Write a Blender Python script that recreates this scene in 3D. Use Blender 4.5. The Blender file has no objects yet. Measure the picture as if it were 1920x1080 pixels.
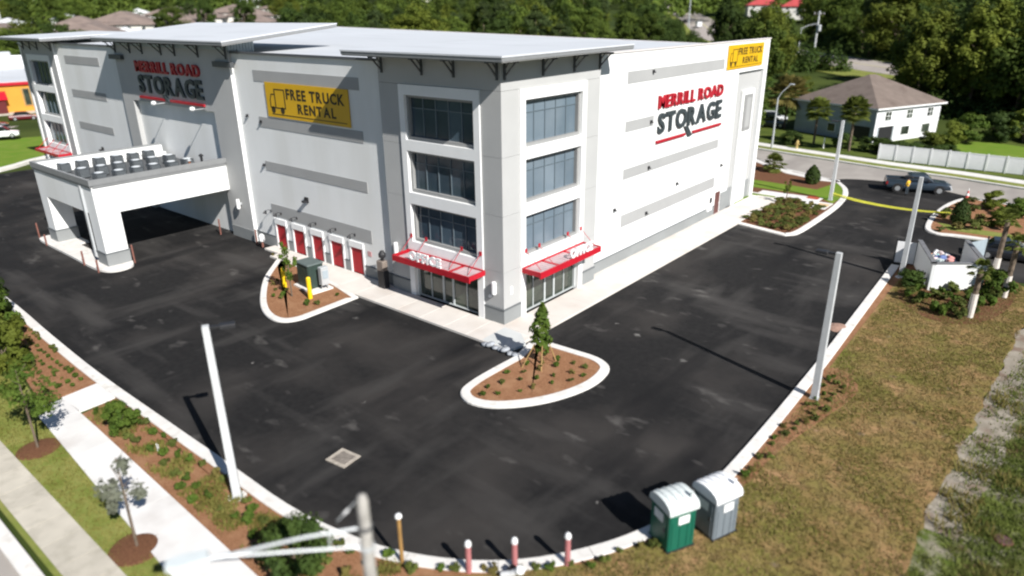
import bpy, math, random
import numpy as np
from mathutils import Vector, Matrix
random.seed(7); rng = np.random.default_rng(7)
S = bpy.context.scene
COL = S.collection

# ------------------------------------------------------------------ camera
cd = bpy.data.cameras.new("camera"); cam = bpy.data.objects.new("camera", cd); COL.objects.link(cam)
CX, CY, CZ, YAW, PITCH, ROLL, FPX = 24.7428, -29.0537, 17.6956, 0.69267, 0.37876, -0.01017, 1304.68
f_ = Vector((-math.sin(YAW)*math.cos(PITCH), math.cos(YAW)*math.cos(PITCH), -math.sin(PITCH)))
r_ = Vector((math.cos(YAW), math.sin(YAW), 0)); u_ = r_.cross(f_)
r2 = r_*math.cos(ROLL)+u_*math.sin(ROLL); u2 = -r_*math.sin(ROLL)+u_*math.cos(ROLL)
cam.matrix_world = Matrix(((r2.x,u2.x,-f_.x,CX),(r2.y,u2.y,-f_.y,CY),(r2.z,u2.z,-f_.z,CZ),(0,0,0,1)))
cd.sensor_width = 36; cd.lens = 36*FPX/1920; cd.clip_start = 0.3; cd.clip_end = 4000
cd.dof.use_dof = True; cd.dof.focus_distance = 47; cd.dof.aperture_fstop = 0.13
S.camera = cam
# ------------------------------------------------------------------ light
SUN_EL, SUN_AZ = math.radians(38), math.radians(15.5)      # azimuth measured from +X toward -Y
to_sun = Vector((math.cos(SUN_EL)*math.cos(SUN_AZ), -math.cos(SUN_EL)*math.sin(SUN_AZ), math.sin(SUN_EL)))
w = bpy.data.worlds.new("World"); S.world = w; w.use_nodes = True
nt = w.node_tree; nt.nodes.clear()
sk = nt.nodes.new("ShaderNodeTexSky"); sk.sky_type = 'NISHITA'; sk.sun_disc = False
sk.sun_elevation = SUN_EL; sk.sun_rotation = math.atan2(to_sun.x, to_sun.y)
sk.air_density = 1.0; sk.dust_density = 0.15; sk.ozone_density = 3.0
bg = nt.nodes.new("ShaderNodeBackground"); bg.inputs[1].default_value = 0.05
wo = nt.nodes.new("ShaderNodeOutputWorld")
nt.links.new(sk.outputs[0], bg.inputs[0]); nt.links.new(bg.outputs[0], wo.inputs[0])
sd = bpy.data.lights.new("sun", 'SUN'); sd.energy = 5.0; sd.angle = math.radians(0.5); sd.color = (1, .972, .93)
so = bpy.data.objects.new("sun", sd); COL.objects.link(so)
so.rotation_euler = (-to_sun).to_track_quat('-Z', 'Y').to_euler(); so.location = (40, -20, 60)
S.view_settings.view_transform = 'Standard'; S.view_settings.look = 'None'
S.view_settings.exposure = 0.6; S.view_settings.gamma = 1; S.view_settings.use_curve_mapping = False
S.render.engine = 'CYCLES'
S.cycles.max_bounces = 6; S.cycles.diffuse_bounces = 3; S.cycles.glossy_bounces = 3; S.cycles.transmission_bounces = 3
S.cycles.pixel_filter_type = 'BLACKMAN_HARRIS'; S.cycles.filter_width = 2.2
S.cycles.use_denoising = True

# ------------------------------------------------------------------ helpers
def tag(o, label=None, cat=None, group=None, kind=None):
    if label: o['label'] = label
    if cat: o['category'] = cat
    if group: o['group'] = group
    if kind: o['kind'] = kind
    return o
def thing(name, label, cat, loc=(0,0,0), rz=0, group=None):
    o = bpy.data.objects.new(name, None); COL.objects.link(o)
    o.empty_display_size = .2
    o.location = loc; o.rotation_euler = (0,0,rz)
    return tag(o, label, cat, group)
def link(name, me, parent=None, loc=(0,0,0), rz=0, scale=None):
    o = bpy.data.objects.new(name, me); COL.objects.link(o)
    if parent: o.parent = parent
    o.location = loc; o.rotation_euler = (0,0,rz)
    if scale: o.scale = scale
    return o
KIDS = {}
def kids(o):
    return [c for c in o.children]
def copy_tree(o, parent=None):
    c = o.copy(); COL.objects.link(c); c.parent = parent
    for ch in list(o.children): copy_tree(ch, c)
    return c

class MB:
    def __init__(s): s.v=[]; s.f=[]
    def add(s, vs, fs):
        n=len(s.v); s.v += [tuple(q) for q in vs]; s.f += [tuple(i+n for i in q) for q in fs]; return s
    def box(s, x0,x1,y0,y1,z0,z1):
        if x0>x1: x0,x1=x1,x0
        if y0>y1: y0,y1=y1,y0
        if z0>z1: z0,z1=z1,z0
        return s.add([(x0,y0,z0),(x1,y0,z0),(x1,y1,z0),(x0,y1,z0),(x0,y0,z1),(x1,y0,z1),(x1,y1,z1),(x0,y1,z1)],
              [(0,3,2,1),(4,5,6,7),(0,1,5,4),(1,2,6,5),(2,3,7,6),(3,0,4,7)])
    def obox(s, c, sx,sy,sz, rz=0):                 # box centred in xy, base at c.z
        ca,sa=math.cos(rz),math.sin(rz); vs=[]
        for z in (0,sz):
            for a,b in ((-1,-1),(1,-1),(1,1),(-1,1)):
                x,y=a*sx/2,b*sy/2; vs.append((c[0]+x*ca-y*sa, c[1]+x*sa+y*ca, c[2]+z))
        return s.add(vs,[(0,3,2,1),(4,5,6,7),(0,1,5,4),(1,2,6,5),(2,3,7,6),(3,0,4,7)])
    def bevbox(s, x0,x1,y0,y1,z0,z1,b=.05):
        vs=[]; 
        for z,i in ((z0,0),(z1-b,0),(z1,b)):
            vs+=[(x0+i,y0+b,z),(x0+b,y0+i,z),(x1-b,y0+i,z),(x1-i,y0+b,z),(x1-i,y1-b,z),(x1-b,y1-i,z),(x0+b,y1-i,z),(x0+i,y1-b,z)]
        fs=[tuple(range(7,-1,-1)),tuple(range(16,24))]
        for k in (0,8):
            for i in range(8): j=(i+1)%8; fs.append((k+i,k+j,k+8+j,k+8+i))
        return s.add(vs,fs)
    def tube(s, a,b,r0,r1=None,n=8):
        r1=r0 if r1 is None else r1
        a,b=Vector(a),Vector(b); d=(b-a).normalized(); t=Vector((0,0,1)) if abs(d.z)<.9 else Vector((1,0,0))
        u=d.cross(t).normalized(); v=d.cross(u); vs=[]
        for c,r in ((a,r0),(b,r1)):
            for i in range(n):
                q=2*math.pi*i/n+math.pi/n; vs.append(c+u*math.cos(q)*r+v*math.sin(q)*r)
        fs=[tuple(range(n)),tuple(range(2*n-1,n-1,-1))]+[(i,i+n,(i+1)%n+n,(i+1)%n) for i in range(n)]
        return s.add(vs,fs)
    def path(s, pts, r, n=6):
        for a,b in zip(pts,pts[1:]): s.tube(a,b,r,r,n)
        return s
    def lathe(s, c, prof, n=12):                    # prof [(r,z)]
        vs=[]
        for r,z in prof:
            for i in range(n):
                q=2*math.pi*i/n; vs.append((c[0]+r*math.cos(q),c[1]+r*math.sin(q),c[2]+z))
        fs=[]
        for k in range(len(prof)-1):
            for i in range(n): j=(i+1)%n; fs.append((k*n+i,k*n+j,(k+1)*n+j,(k+1)*n+i))
        fs.append(tuple(range(n-1,-1,-1))); fs.append(tuple(range((len(prof)-1)*n,len(prof)*n)))
        return s.add(vs,fs)
    def prism(s, poly, z0, z1):
        n=len(poly); a=sum(p[0]*q[1]-q[0]*p[1] for p,q in zip(poly,poly[1:]+poly[:1]))
        if a<0: poly=poly[::-1]
        vs=[(x,y,z0) for x,y in poly]+[(x,y,z1) for x,y in poly]
        fs=[tuple(range(n-1,-1,-1)),tuple(range(n,2*n))]+[(i,(i+1)%n,(i+1)%n+n,i+n) for i in range(n)]
        return s.add(vs,fs)
    def ext(s, poly, o, ux, uy, n, d):              # 2-D polygon extruded along n by d
        o,ux,uy,n=Vector(o),Vector(ux),Vector(uy),Vector(n); k=len(poly)
        vs=[o+ux*x+uy*y for x,y in poly]+[o+ux*x+uy*y+n*d for x,y in poly]
        return s.add(vs,[tuple(range(k-1,-1,-1)),tuple(range(k,2*k))]+[(i,(i+1)%k,(i+1)%k+k,i+k) for i in range(k)])
    def mesh(s, name, mat, smooth=False):
        me=bpy.data.meshes.new(name); me.from_pydata(s.v,[],s.f)
        if mat: me.materials.append(mat)
        if smooth: me.polygons.foreach_set('use_smooth',[True]*len(me.polygons))
        me.validate(); me.update(); return me
    def build(s, name, mat, parent=None, loc=(0,0,0), rz=0, smooth=False):
        return link(name, s.mesh(name,mat,smooth), parent, loc, rz)
def fixnormals(me):
    import bmesh
    bm=bmesh.new(); bm.from_mesh(me); bmesh.ops.recalc_face_normals(bm,faces=bm.faces); bm.to_mesh(me); bm.free()

def smooth_poly(pts, n=6, closed=False):
    out=[]; N=len(pts)
    rngk = range(N) if closed else range(N-1)
    for i in rngk:
        g=lambda k: pts[k%N] if closed else pts[max(0,min(N-1,k))]
        p0,p1,p2,p3=[Vector(g(k)) for k in (i-1,i,i+1,i+2)]
        for k in range(n):
            t=k/n; out.append(tuple(.5*((2*p1)+(p2-p0)*t+(2*p0-5*p1+4*p2-p3)*t*t+(3*p1-p0-3*p2+p3)*t**3)))
    if not closed: out.append(tuple(pts[-1]))
    return out
def offset(pts, w_, closed=False):
    out=[]; N=len(pts)
    for i in range(N):
        a=Vector(pts[(i-1)%N] if closed or i>0 else pts[0]); b=Vector(pts[(i+1)%N] if closed or i<N-1 else pts[-1])
        d=(b-a); d=d.normalized() if d.length>1e-6 else Vector((1,0)); nrm=Vector((-d.y,d.x))
        out.append((pts[i][0]+nrm.x*w_, pts[i][1]+nrm.y*w_))
    return out
def inpoly(x,y,poly):
    c=False; j=len(poly)-1
    for i in range(len(poly)):
        xi,yi=poly[i]; xj,yj=poly[j]
        if (yi>y)!=(yj>y) and x<(xj-xi)*(y-yi)/(yj-yi)+xi: c=not c
        j=i
    return c
def scatter(poly, n, mind=0, tries=40):
    xs=[p[0] for p in poly]; ys=[p[1] for p in poly]; out=[]
    for _ in range(n*tries):
        if len(out)>=n: break
        x,y=random.uniform(min(xs),max(xs)),random.uniform(min(ys),max(ys))
        if inpoly(x,y,poly) and all((x-a)**2+(y-b)**2>mind*mind for a,b in out): out.append((x,y))
    return out

# ------------------------------------------------------------------ materials
def M(name, col, rough=.6, var=.12, scale=2.5, bump=0, bscale=25, metal=0, col2=None, thr=(.35,.65), spec=.4, stretch=None, coord='Object', detail=6, rand=0):
    m=bpy.data.materials.new(name); m.use_nodes=True; t=m.node_tree; N=t.nodes; L=t.links
    b=N['Principled BSDF']; b.inputs['Roughness'].default_value=rough; b.inputs['Metallic'].default_value=metal
    b.inputs['Specular IOR Level'].default_value=spec
    tc=N.new('ShaderNodeTexCoord'); src=tc.outputs[coord]
    if stretch:
        mp=N.new('ShaderNodeMapping'); mp.inputs['Scale'].default_value=stretch; L.new(src,mp.inputs['Vector']); src=mp.outputs[0]
    nz=N.new('ShaderNodeTexNoise'); nz.inputs['Scale'].default_value=scale; nz.inputs['Detail'].default_value=detail; L.new(src,nz.inputs['Vector'])
    r=N.new('ShaderNodeValToRGB'); r.color_ramp.elements[0].position=thr[0]; r.color_ramp.elements[1].position=thr[1]
    c2=col2 or tuple(c*(1+var) for c in col); c1=col if col2 else tuple(c*(1-var) for c in col)
    r.color_ramp.elements[0].color=(*c1,1); r.color_ramp.elements[1].color=(*c2,1)
    L.new(nz.outputs['Fac'],r.inputs['Fac']); out=r.outputs[0]
    if rand:
        oi=N.new('ShaderNodeObjectInfo'); hs=N.new('ShaderNodeHueSaturation'); mr=N.new('ShaderNodeMapRange')
        mr.inputs[3].default_value=1-rand; mr.inputs[4].default_value=1+rand
        L.new(oi.outputs['Random'],mr.inputs[0]); L.new(mr.outputs[0],hs.inputs['Value']); L.new(out,hs.inputs['Color']); out=hs.outputs[0]
    L.new(out,b.inputs['Base Color'])
    if bump:
        n2=N.new('ShaderNodeTexNoise'); n2.inputs['Scale'].default_value=bscale; n2.inputs['Detail'].default_value=8; L.new(src,n2.inputs['Vector'])
        bp=N.new('ShaderNodeBump'); bp.inputs['Strength'].default_value=bump; bp.inputs['Distance'].default_value=.05
        L.new(n2.outputs['Fac'],bp.inputs['Height']); L.new(bp.outputs[0],b.inputs['Normal'])
    m['ramp']=r.name
    return m
def mixnoise(m, col, scale, lo, hi, stretch=None, seed=0, detail=6):
    """overlay a further colour through a thresholded noise"""
    t=m.node_tree; N=t.nodes; L=t.links; b=N['Principled BSDF']; prev=b.inputs['Base Color'].links[0].from_socket
    tc=N.new('ShaderNodeTexCoord'); mp=N.new('ShaderNodeMapping'); mp.inputs['Location'].default_value=(seed*7.3,seed*3.1,seed)
    if stretch: mp.inputs['Scale'].default_value=stretch
    L.new(tc.outputs['Object'],mp.inputs['Vector'])
    nz=N.new('ShaderNodeTexNoise'); nz.inputs['Scale'].default_value=scale; nz.inputs['Detail'].default_value=detail; L.new(mp.outputs[0],nz.inputs['Vector'])
    mr=N.new('ShaderNodeMapRange'); mr.inputs[1].default_value=lo; mr.inputs[2].default_value=hi; L.new(nz.outputs['Fac'],mr.inputs[0])
    mx=N.new('ShaderNodeMix'); mx.data_type='RGBA'; L.new(mr.outputs[0],mx.inputs[0]); L.new(prev,mx.inputs[6]); mx.inputs[7].default_value=(*col,1)
    L.new(mx.outputs[2],b.inputs['Base Color']); return m
def mixspots(m, col, scale, r, gate, seed=0):
    '''sparse soft dust spots: cells of a voronoi, only some of them filled'''
    t=m.node_tree; N=t.nodes; L=t.links; b=N['Principled BSDF']; prev=b.inputs['Base Color'].links[0].from_socket
    tc=N.new('ShaderNodeTexCoord'); mp=N.new('ShaderNodeMapping'); mp.inputs['Location'].default_value=(seed*3.7,seed*9.1,0); L.new(tc.outputs['Object'],mp.inputs[0])
    nz=N.new('ShaderNodeTexNoise'); nz.inputs['Scale'].default_value=3; L.new(mp.outputs[0],nz.inputs['Vector'])
    ad=N.new('ShaderNodeVectorMath'); ad.operation='MULTIPLY_ADD'; L.new(nz.outputs['Color'],ad.inputs[0]); ad.inputs[1].default_value=(.55,.55,0); L.new(mp.outputs[0],ad.inputs[2])
    v=N.new('ShaderNodeTexVoronoi'); v.inputs['Scale'].default_value=scale; L.new(ad.outputs[0],v.inputs['Vector'])
    mr=N.new('ShaderNodeMapRange'); mr.inputs[1].default_value=r; mr.inputs[2].default_value=r*.15; L.new(v.outputs['Distance'],mr.inputs[0])
    sp=N.new('ShaderNodeSeparateColor'); L.new(v.outputs['Color'],sp.inputs[0]); g=N.new('ShaderNodeMapRange'); g.inputs[1].default_value=gate-.25; g.inputs[2].default_value=1; L.new(sp.outputs[0],g.inputs[0])
    mu=N.new('ShaderNodeMath'); mu.operation='MULTIPLY'; L.new(mr.outputs[0],mu.inputs[0]); L.new(g.outputs[0],mu.inputs[1])
    mx=N.new('ShaderNodeMix'); mx.data_type='RGBA'; L.new(mu.outputs[0],mx.inputs[0]); L.new(prev,mx.inputs[6]); mx.inputs[7].default_value=(*col,1); L.new(mx.outputs[2],b.inputs['Base Color'])
def leafmat(name, c1, c2, scale=.6, rand=.25, trans=.35):
    m=M(name,c1,.75,col2=c2,scale=scale,rand=rand,spec=.2,thr=(.3,.7))
    t=m.node_tree; N=t.nodes; L=t.links; b=N['Principled BSDF']; src=b.inputs['Base Color'].links[0].from_socket
    tr=N.new('ShaderNodeBsdfTranslucent'); L.new(src,tr.inputs[0]); mx=N.new('ShaderNodeMixShader'); mx.inputs[0].default_value=trans
    L.new(b.outputs[0],mx.inputs[1]); L.new(tr.outputs[0],mx.inputs[2]); L.new(mx.outputs[0],N['Material Output'].inputs[0]); return m

WHITE=M('white_stucco',(.74,.745,.735),.85,.02,.35,bump=.12,bscale=30,spec=.2)
mixnoise(WHITE,(.66,.66,.635),.35,.48,.8,(1,1,.18),3)
GREY=M('grey_stucco',(.42,.42,.412),.85,.03,.4,bump=.12,bscale=30,spec=.2)
BAND=M('band_stucco',(.345,.345,.34),.85,.03,.5,bump=.1,bscale=30,spec=.2)
PLINTH=M('plinth_stucco',(.235,.245,.245),.85,.05,.6,bump=.15,bscale=30,spec=.2)
PCAP=M('plinth_cap',(.13,.14,.145),.8,.05)
TRIM=M('white_trim',(.80,.80,.79),.6,.02,1)
COPE=M('coping_metal',(.10,.105,.115),.45,.05,metal=.2)
COPEW=M('coping_pale',(.62,.58,.56),.5,.03)
CANO=M('canopy_steel',(.075,.08,.085),.5,.05,metal=.1)
SOFFIT=M('canopy_soffit',(.30,.30,.29),.7,.05)
FASC=M('canopy_fascia',(.22,.225,.23),.5,.04)
ROOFW=M('white_membrane',(.57,.585,.605),.55,.03,.12,spec=.3,stretch=(1,.15,1))
mixnoise(ROOFW,(.50,.515,.53),.5,.5,.75,(.3,1,1),2)
STEEL=M('corrugated_steel',(.36,.42,.46),.5,.05,metal=.2)
PANE=M('glass_pane',(.030,.050,.070),.08,.35,.35,spec=.5,col2=(.060,.086,.108),rand=.25)  # panes of the long front, darkened in colour for its shade
PANE_SUN=M('sunlit_glass',(.115,.155,.19),.2,.35,.35,spec=.5,col2=(.165,.205,.24),rand=.07)  # lighter pane copy for the end front: sun brightness put in the colour
PANE2=M('storefront_glass',(.018,.024,.02),.06,.4,.6,spec=.8,col2=(.06,.075,.055))
MULL=M('mullion_metal',(.13,.165,.19),.45,.05,metal=.2)
MULLW=M('storefront_frame',(.50,.53,.53),.45,.05,metal=.1)
FRAMEG=M('window_reveal',(.26,.26,.255),.7,.04)
REDP=M('red_paint',(.42,.010,.022),.4,.06,1)
REDD=M('red_door_steel',(.42,.012,.020),.5,.06,1.2)
REDL=M('red_letter',(.36,.008,.02),.45,.05)
DARKL=M('charcoal_letter',(.035,.045,.05),.5,.05)
WHITEL=M('white_letter',(.82,.82,.82),.5,.02)
CLEAR=M('awning_slat',(.44,.33,.34),.4,.12,2,metal=.0)
YEL=M('yellow_vinyl',(.62,.36,.006),.5,.04,.6)
INK=M('black_ink',(.03,.022,.006),.6,.05)
BLACKM=M('black_metal',(.022,.022,.024),.5,.1)
GALV=M('galvanised',(.52,.54,.55),.45,.06,1,metal=.3)
CONCP=M('pole_concrete',(.50,.51,.51),.8,.06,1.5,bump=.08)
CONC=M('kerb_concrete',(.66,.635,.60),.85,.06,1.2,bump=.15,bscale=40,spec=.2)
mixnoise(CONC,(.50,.47,.42),2.2,.56,.8,None,5)
WALK=M('pavement_concrete',(.60,.56,.515),.85,.04,.8,bump=.12,bscale=40,spec=.2,rand=.035)
mixnoise(WALK,(.52,.455,.40),.5,.52,.8,None,4)
WALKN=M('new_concrete',(.66,.64,.615),.85,.04,.8,bump=.12,bscale=40,spec=.2,rand=.03)
mixnoise(WALKN,(.52,.485,.455),.55,.55,.8,None,8)
WALKO=M('old_concrete',(.47,.43,.36),.9,.08,.9,bump=.2,bscale=30,spec=.2,rand=.08)
mixnoise(WALKO,(.36,.33,.27),1.6,.5,.75,None,9)
PAD=M('pad_concrete',(.50,.51,.50),.85,.04,1,bump=.1)
ASPH=M('asphalt',(.0140,.0136,.0138),.9,.12,3,bump=.35,bscale=90,spec=.12,col2=(.0195,.0188,.0186))
mixnoise(ASPH,(.043,.039,.0365),.16,.46,.70,(1,1,1),1,8)
mixnoise(ASPH,(.062,.058,.055),.30,.54,.82,(.35,1.6,1),2,9)
mixnoise(ASPH,(.052,.049,.0465),.30,.55,.82,(1.8,.4,1),14,9)
mixnoise(ASPH,(.0115,.0113,.0118),.22,.56,.72,(1.5,.4,1),6,5)
mixnoise(ASPH,(.12,.112,.105),.8,.63,.86,(.7,1.2,1),3,9)
mixspots(ASPH,(.24,.23,.215),.27,.075,.86)
mixspots(ASPH,(.20,.19,.178),.62,.07,.93,9)

ROAD=M('old_road',(.33,.30,.27),.9,.07,.5,bump=.1,bscale=60,spec=.2)
mixnoise(ROAD,(.25,.225,.205),.3,.5,.72,(1,.2,1),4)
ROADF=M('far_road',(.34,.30,.27),.9,.06,.2)
MULCH=M('mulch_bark',(.23,.105,.052),.95,.3,14,bump=.8,bscale=45,col2=(.34,.18,.098),spec=.1)
mixnoise(MULCH,(.36,.20,.11),1.2,.5,.75,None,2)
MULCHD=M('dark_mulch',(.12,.055,.030),.95,.3,14,bump=.9,bscale=45,col2=(.20,.095,.052),spec=.1)
LAWN=M('dry_lawn',(.255,.165,.068),.95,.2,1.1,bump=.8,bscale=18,col2=(.20,.16,.052),spec=.1,thr=(.38,.62))
mixnoise(LAWN,(.145,.150,.032),.26,.44,.66,None,1)
mixnoise(LAWN,(.33,.20,.10),.75,.50,.70,None,5)
mixnoise(LAWN,(.165,.105,.048),1.9,.57,.8,None,7)
mixnoise(LAWN,(.24,.18,.16),.9,.66,.78,(1,1,1),12)
TURF=M('green_turf',(.175,.205,.045),.95,.2,1.2,bump=.7,bscale=22,col2=(.235,.235,.070),spec=.1)
mixnoise(TURF,(.13,.17,.03),.6,.5,.7,None,3)
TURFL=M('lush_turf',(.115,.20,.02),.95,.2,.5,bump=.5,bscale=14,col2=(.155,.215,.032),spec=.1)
TURFD=M('dark_turf',(.060,.085,.016),.95,.2,.4,bump=.6,bscale=12,col2=(.10,.125,.026),spec=.1)  # darker green than the other turf
SAND=M('sandy_soil',(.24,.21,.165),.95,.12,1.5,bump=.7,bscale=16,col2=(.33,.29,.235),spec=.1)
mixnoise(SAND,(.20,.145,.11),1.3,.5,.66,None,4)
WEED=M('weedy_soil',(.075,.105,.018),.95,.2,1.6,bump=.9,bscale=14,col2=(.12,.145,.032),spec=.1)
mixnoise(WEED,(.27,.235,.185),1.7,.42,.70,(1,1,1),2,9)
mixnoise(WEED,(.115,.075,.04),.8,.55,.68,None,9)
TERR=M('terrain_ground',(.030,.045,.010),.95,.25,.06,bump=.6,bscale=2,col2=(.06,.08,.018),spec=.1)
BARK=M('bark',(.14,.105,.075),.95,.25,4,bump=.8,bscale=14)
STAKE=M('stake_wood',(.36,.23,.09),.85,.15,6)
LEAF_A=leafmat('leaf_oak',(.046,.078,.013),(.125,.168,.026),.35,.3)
LEAF_B=leafmat('leaf_yellowgreen',(.075,.108,.014),(.165,.185,.026),.35,.25)
LEAF_C=leafmat('leaf_dark',(.030,.056,.013),(.078,.118,.022),.35,.25)
LEAF_D=leafmat('leaf_pine',(.034,.058,.020),(.075,.100,.030),.35,.25)
LEAF_S=leafmat('leaf_shrub',(.055,.100,.014),(.115,.165,.024),2.5,.25)
LEAF_P=leafmat('leaf_plant',(.075,.100,.020),(.15,.165,.04),4,.3)
LEAF_G=leafmat('leaf_palm',(.085,.120,.020),(.185,.205,.04),2,.2)
LEAF_Y=leafmat('leaf_silver',(.12,.135,.085),(.25,.26,.20),2,.2)
LEAF_O=leafmat('leaf_dry',(.15,.125,.032),(.22,.185,.06),2,.2)
GRASSM=leafmat('grass_blade',(.185,.150,.050),(.31,.225,.105),.5,.0,.3)
GRASSG=leafmat('grass_green',(.15,.145,.030),(.235,.215,.06),.6,.0,.3)
WEEDM=leafmat('weed_leaf',(.085,.115,.020),(.17,.190,.045),.6,.0,.3)
# ------------------------------------------------------------------ terrain
CAMG=(24.7,-29.0)
def hterr(x,y):
    dx,dy=x-CAMG[0],y-CAMG[1]; d=math.hypot(dx,dy); az=math.atan2(-dx,dy)
    s=.05+(.028-.05)*min(1,max(0,(az-.85)/.35))
    return s*max(0,min(d,620)-118)
tb=MB(); rings=[0,15,30,50,80,118,135,160,190,230,280,340,400,480,560,620,800,1100,1600]; NA=96
for k,d in enumerate(rings):
    for i in range(NA):
        a=2*math.pi*i/NA; x=CAMG[0]-math.sin(a)*d; y=CAMG[1]+math.cos(a)*d
        aa=a if a<math.pi else a-2*math.pi
        s=.05+(.028-.05)*min(1,max(0,(aa-.85)/.35))
        tb.v.append((x,y,s*max(0,min(d,620)-118)-.02))
for k in range(len(rings)-1):
    for i in range(NA):
        j=(i+1)%NA; tb.f.append((k*NA+i,k*NA+j,(k+1)*NA+j,(k+1)*NA+i))
g=tb.build('ground',TERR); fixnormals(g.data); tag(g,kind='structure')
me=g.data
if me.polygons[0].normal.z<0: me.flip_normals()
def structure(name, mb, mat, **k): return tag(mb.build(name,mat,**k),kind='structure')
def sheet(name, poly, z, mat, z0=-.3): return structure(name, MB().prism(list(poly),z0,z), mat)

# ------------------------------------------------------------------ lot, kerbs, beds
SK=[(-76,-17.4),(-55,-17.3),(-30.9,-17.3),(-20,-17.7),(-12.7,-17.9),(-5,-17.85),(-.2,-17.8),(4.0,-17.78),(6.9,-17.4),(9.1,-16.82),(11.2,-15.75),(12.9,-14.35),(14.3,-12.5),(15.3,-10.5),(16.0,-8.0),(16.2,-5.2),(16.22,-.4),(16.12,6.5),(15.86,14.8),(15.5,25.8)]
SKs=smooth_poly(SK,4)
sheet('asphalt_lot',SKs+[(23.6,27.6),(23.6,36.6),(16.4,36.4),(15.1,41),(15.4,47),(16.6,51.95),(10,52.1),(4.6,51.7),(2,48),(-2,42),(-76,42)],.012,ASPH)
def kerb_line(name, pts, wd, z=.15, zi=-.2):
    """extruded concrete kerb along an open line, wd to the left (negative: right); front edge chamfered"""
    a=pts; b=offset(pts,math.copysign(.04,wd)); c=offset(pts,wd-math.copysign(.02,wd)); d=offset(pts,wd)
    m=MB(); n=len(pts); rows=[(a,zi),(a,z-.05),(b,z),(c,z),(d,z-.03),(d,zi)]
    for q,zz in rows: m.v += [(x,y,zz) for x,y in q]
    for k in range(5):
        for i in range(n-1): m.f.append((k*n+i,k*n+i+1,(k+1)*n+i+1,(k+1)*n+i))
    m.f.append(tuple(k*n for k in range(6))); m.f.append(tuple(k*n+n-1 for k in range(5,-1,-1)))
    o=structure(name,m,CONC); fixnormals(o.data); return o
# lot kerb is cast in lengths with open joints: each length a piece of the kerb
def kerb_cast(name, pts, wd, step):
    L=[0]
    for p,q in zip(pts,pts[1:]): L.append(L[-1]+math.dist(p,q))
    def at(s):
        for i in range(len(pts)-1):
            if s<=L[i+1]+1e-9:
                t=(s-L[i])/(L[i+1]-L[i]); return (pts[i][0]+(pts[i+1][0]-pts[i][0])*t, pts[i][1]+(pts[i+1][1]-pts[i][1])*t)
        return pts[-1]
    root=bpy.data.objects.new(name,None); COL.objects.link(root); tag(root,kind='structure')
    s=0
    while s<L[-1]-.3:
        e=min(L[-1],s+step*random.uniform(.9,1.1)); ss=[s]+[x for x in L if s+.05<x<e-.05]+[e-.02]
        o=kerb_line('kerb_stone',[at(x) for x in ss],wd,z=.15+random.uniform(-.006,.006)); o.parent=root; del o['kind']
        s=e
    return root
kerb_cast('kerb',SKs,-.55,3.0)
def island(name, outer, wd, z, bedmat, bname, closed=True):
    o=outer; inn=offset(o,wd,True)
    m=MB(); n=len(o); ch=offset(o,math.copysign(.05,wd),True)
    rows=[(o,-.2),(o,.10),(ch,.15),(inn,.15),(inn,-.2)]
    for q,zz in rows: m.v+=[(x,y,zz) for x,y in q]
    for k in range(4):
        for i in range(n): j=(i+1)%n; m.f.append((k*n+i,k*n+j,(k+1)*n+j,(k+1)*n+i))
    k=structure(name,m,CONC); fixnormals(k.data)
    sheet(bname,offset(o,wd-.01*math.copysign(1,wd),True),z,bedmat)
    return inn
def orient(p):  # counter-clockwise so +offset is inward
    a=sum(u[0]*v[1]-v[0]*u[1] for u,v in zip(p,p[1:]+p[:1])); return p if a>0 else p[::-1]
ISA=orient(smooth_poly([(-22.4,-.75),(-20.9,-2.3),(-18.6,-4.6),(-15.7,-6.7),(-13.6,-7.85),(-12.0,-8.25),(-11.0,-8.0),(-10.5,-7.2),(-10.45,-6.0),(-10.52,-2.6)],4)+[(-13.2,-2.0),(-17.5,-1.5)])
ISB=orient(smooth_poly([(3.08,-2.75),(3.02,-4.6),(3.05,-6.3),(3.35,-7.4),(4.3,-7.9),(5.5,-7.55),(6.7,-6.4),(7.6,-4.9),(8.15,-3.1),(8.15,-1.6),(7.75,-.55),(6.7,-.05),(5.0,-.1),(2.45,-.25)],4)+[(2.75,-1.5)])
ISC=orient([(1.85,29.3)]+smooth_poly([(2.3,29.15),(6.3,28.25),(7.1,28.5),(7.6,29.6),(7.75,33.5),(7.7,40),(7.2,44.9),(6.3,48.2),(5.2,50.3),(4.4,51.5)],4)+[(-3.0,54.6),(-8,58.5),(-8,40.6),(1.6,40.6)])
inA=island('kerb_island',ISA,.42,.12,MULCH,'mulch_bed')
inB=island('kerb_island',ISB,.5,.12,MULCH,'mulch_bed')
inC=island('kerb_island',ISC,.5,.12,MULCHD,'mulch_bed')
ISE=orient(smooth_poly([(21.6,36.9),(18.3,36.6),(16.6,36.2),(15.6,37.2),(15.2,40.0),(15.15,43.5),(15.45,47.5),(16.2,50.6),(17.2,51.6),(21.5,51.0)],4)+[(30,50.4),(30,38)])
inE=island('kerb_island',ISE,.45,.12,MULCH,'mulch_bed')
sheet('turf',[(4.6,43.3),(6.9,41.0),(6.9,44),(6.0,48),(4.6,50.2),(3.9,45.9),(1.6,46.2),(-2,46.4),(-6.5,46.6),(-7,43.2),(0,43.1)],.13,TURFL)
sheet('turf',[(1.7,38.4),(1.75,35.5),(-7,35.5),(-7,40.5),(1.7,40.5)],.135,TURFL)
sheet('turf',[(16.0,40.0),(17.2,38.0),(29.5,38.5),(29.5,39.8),(18,39.6)],.13,TURF)
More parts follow.
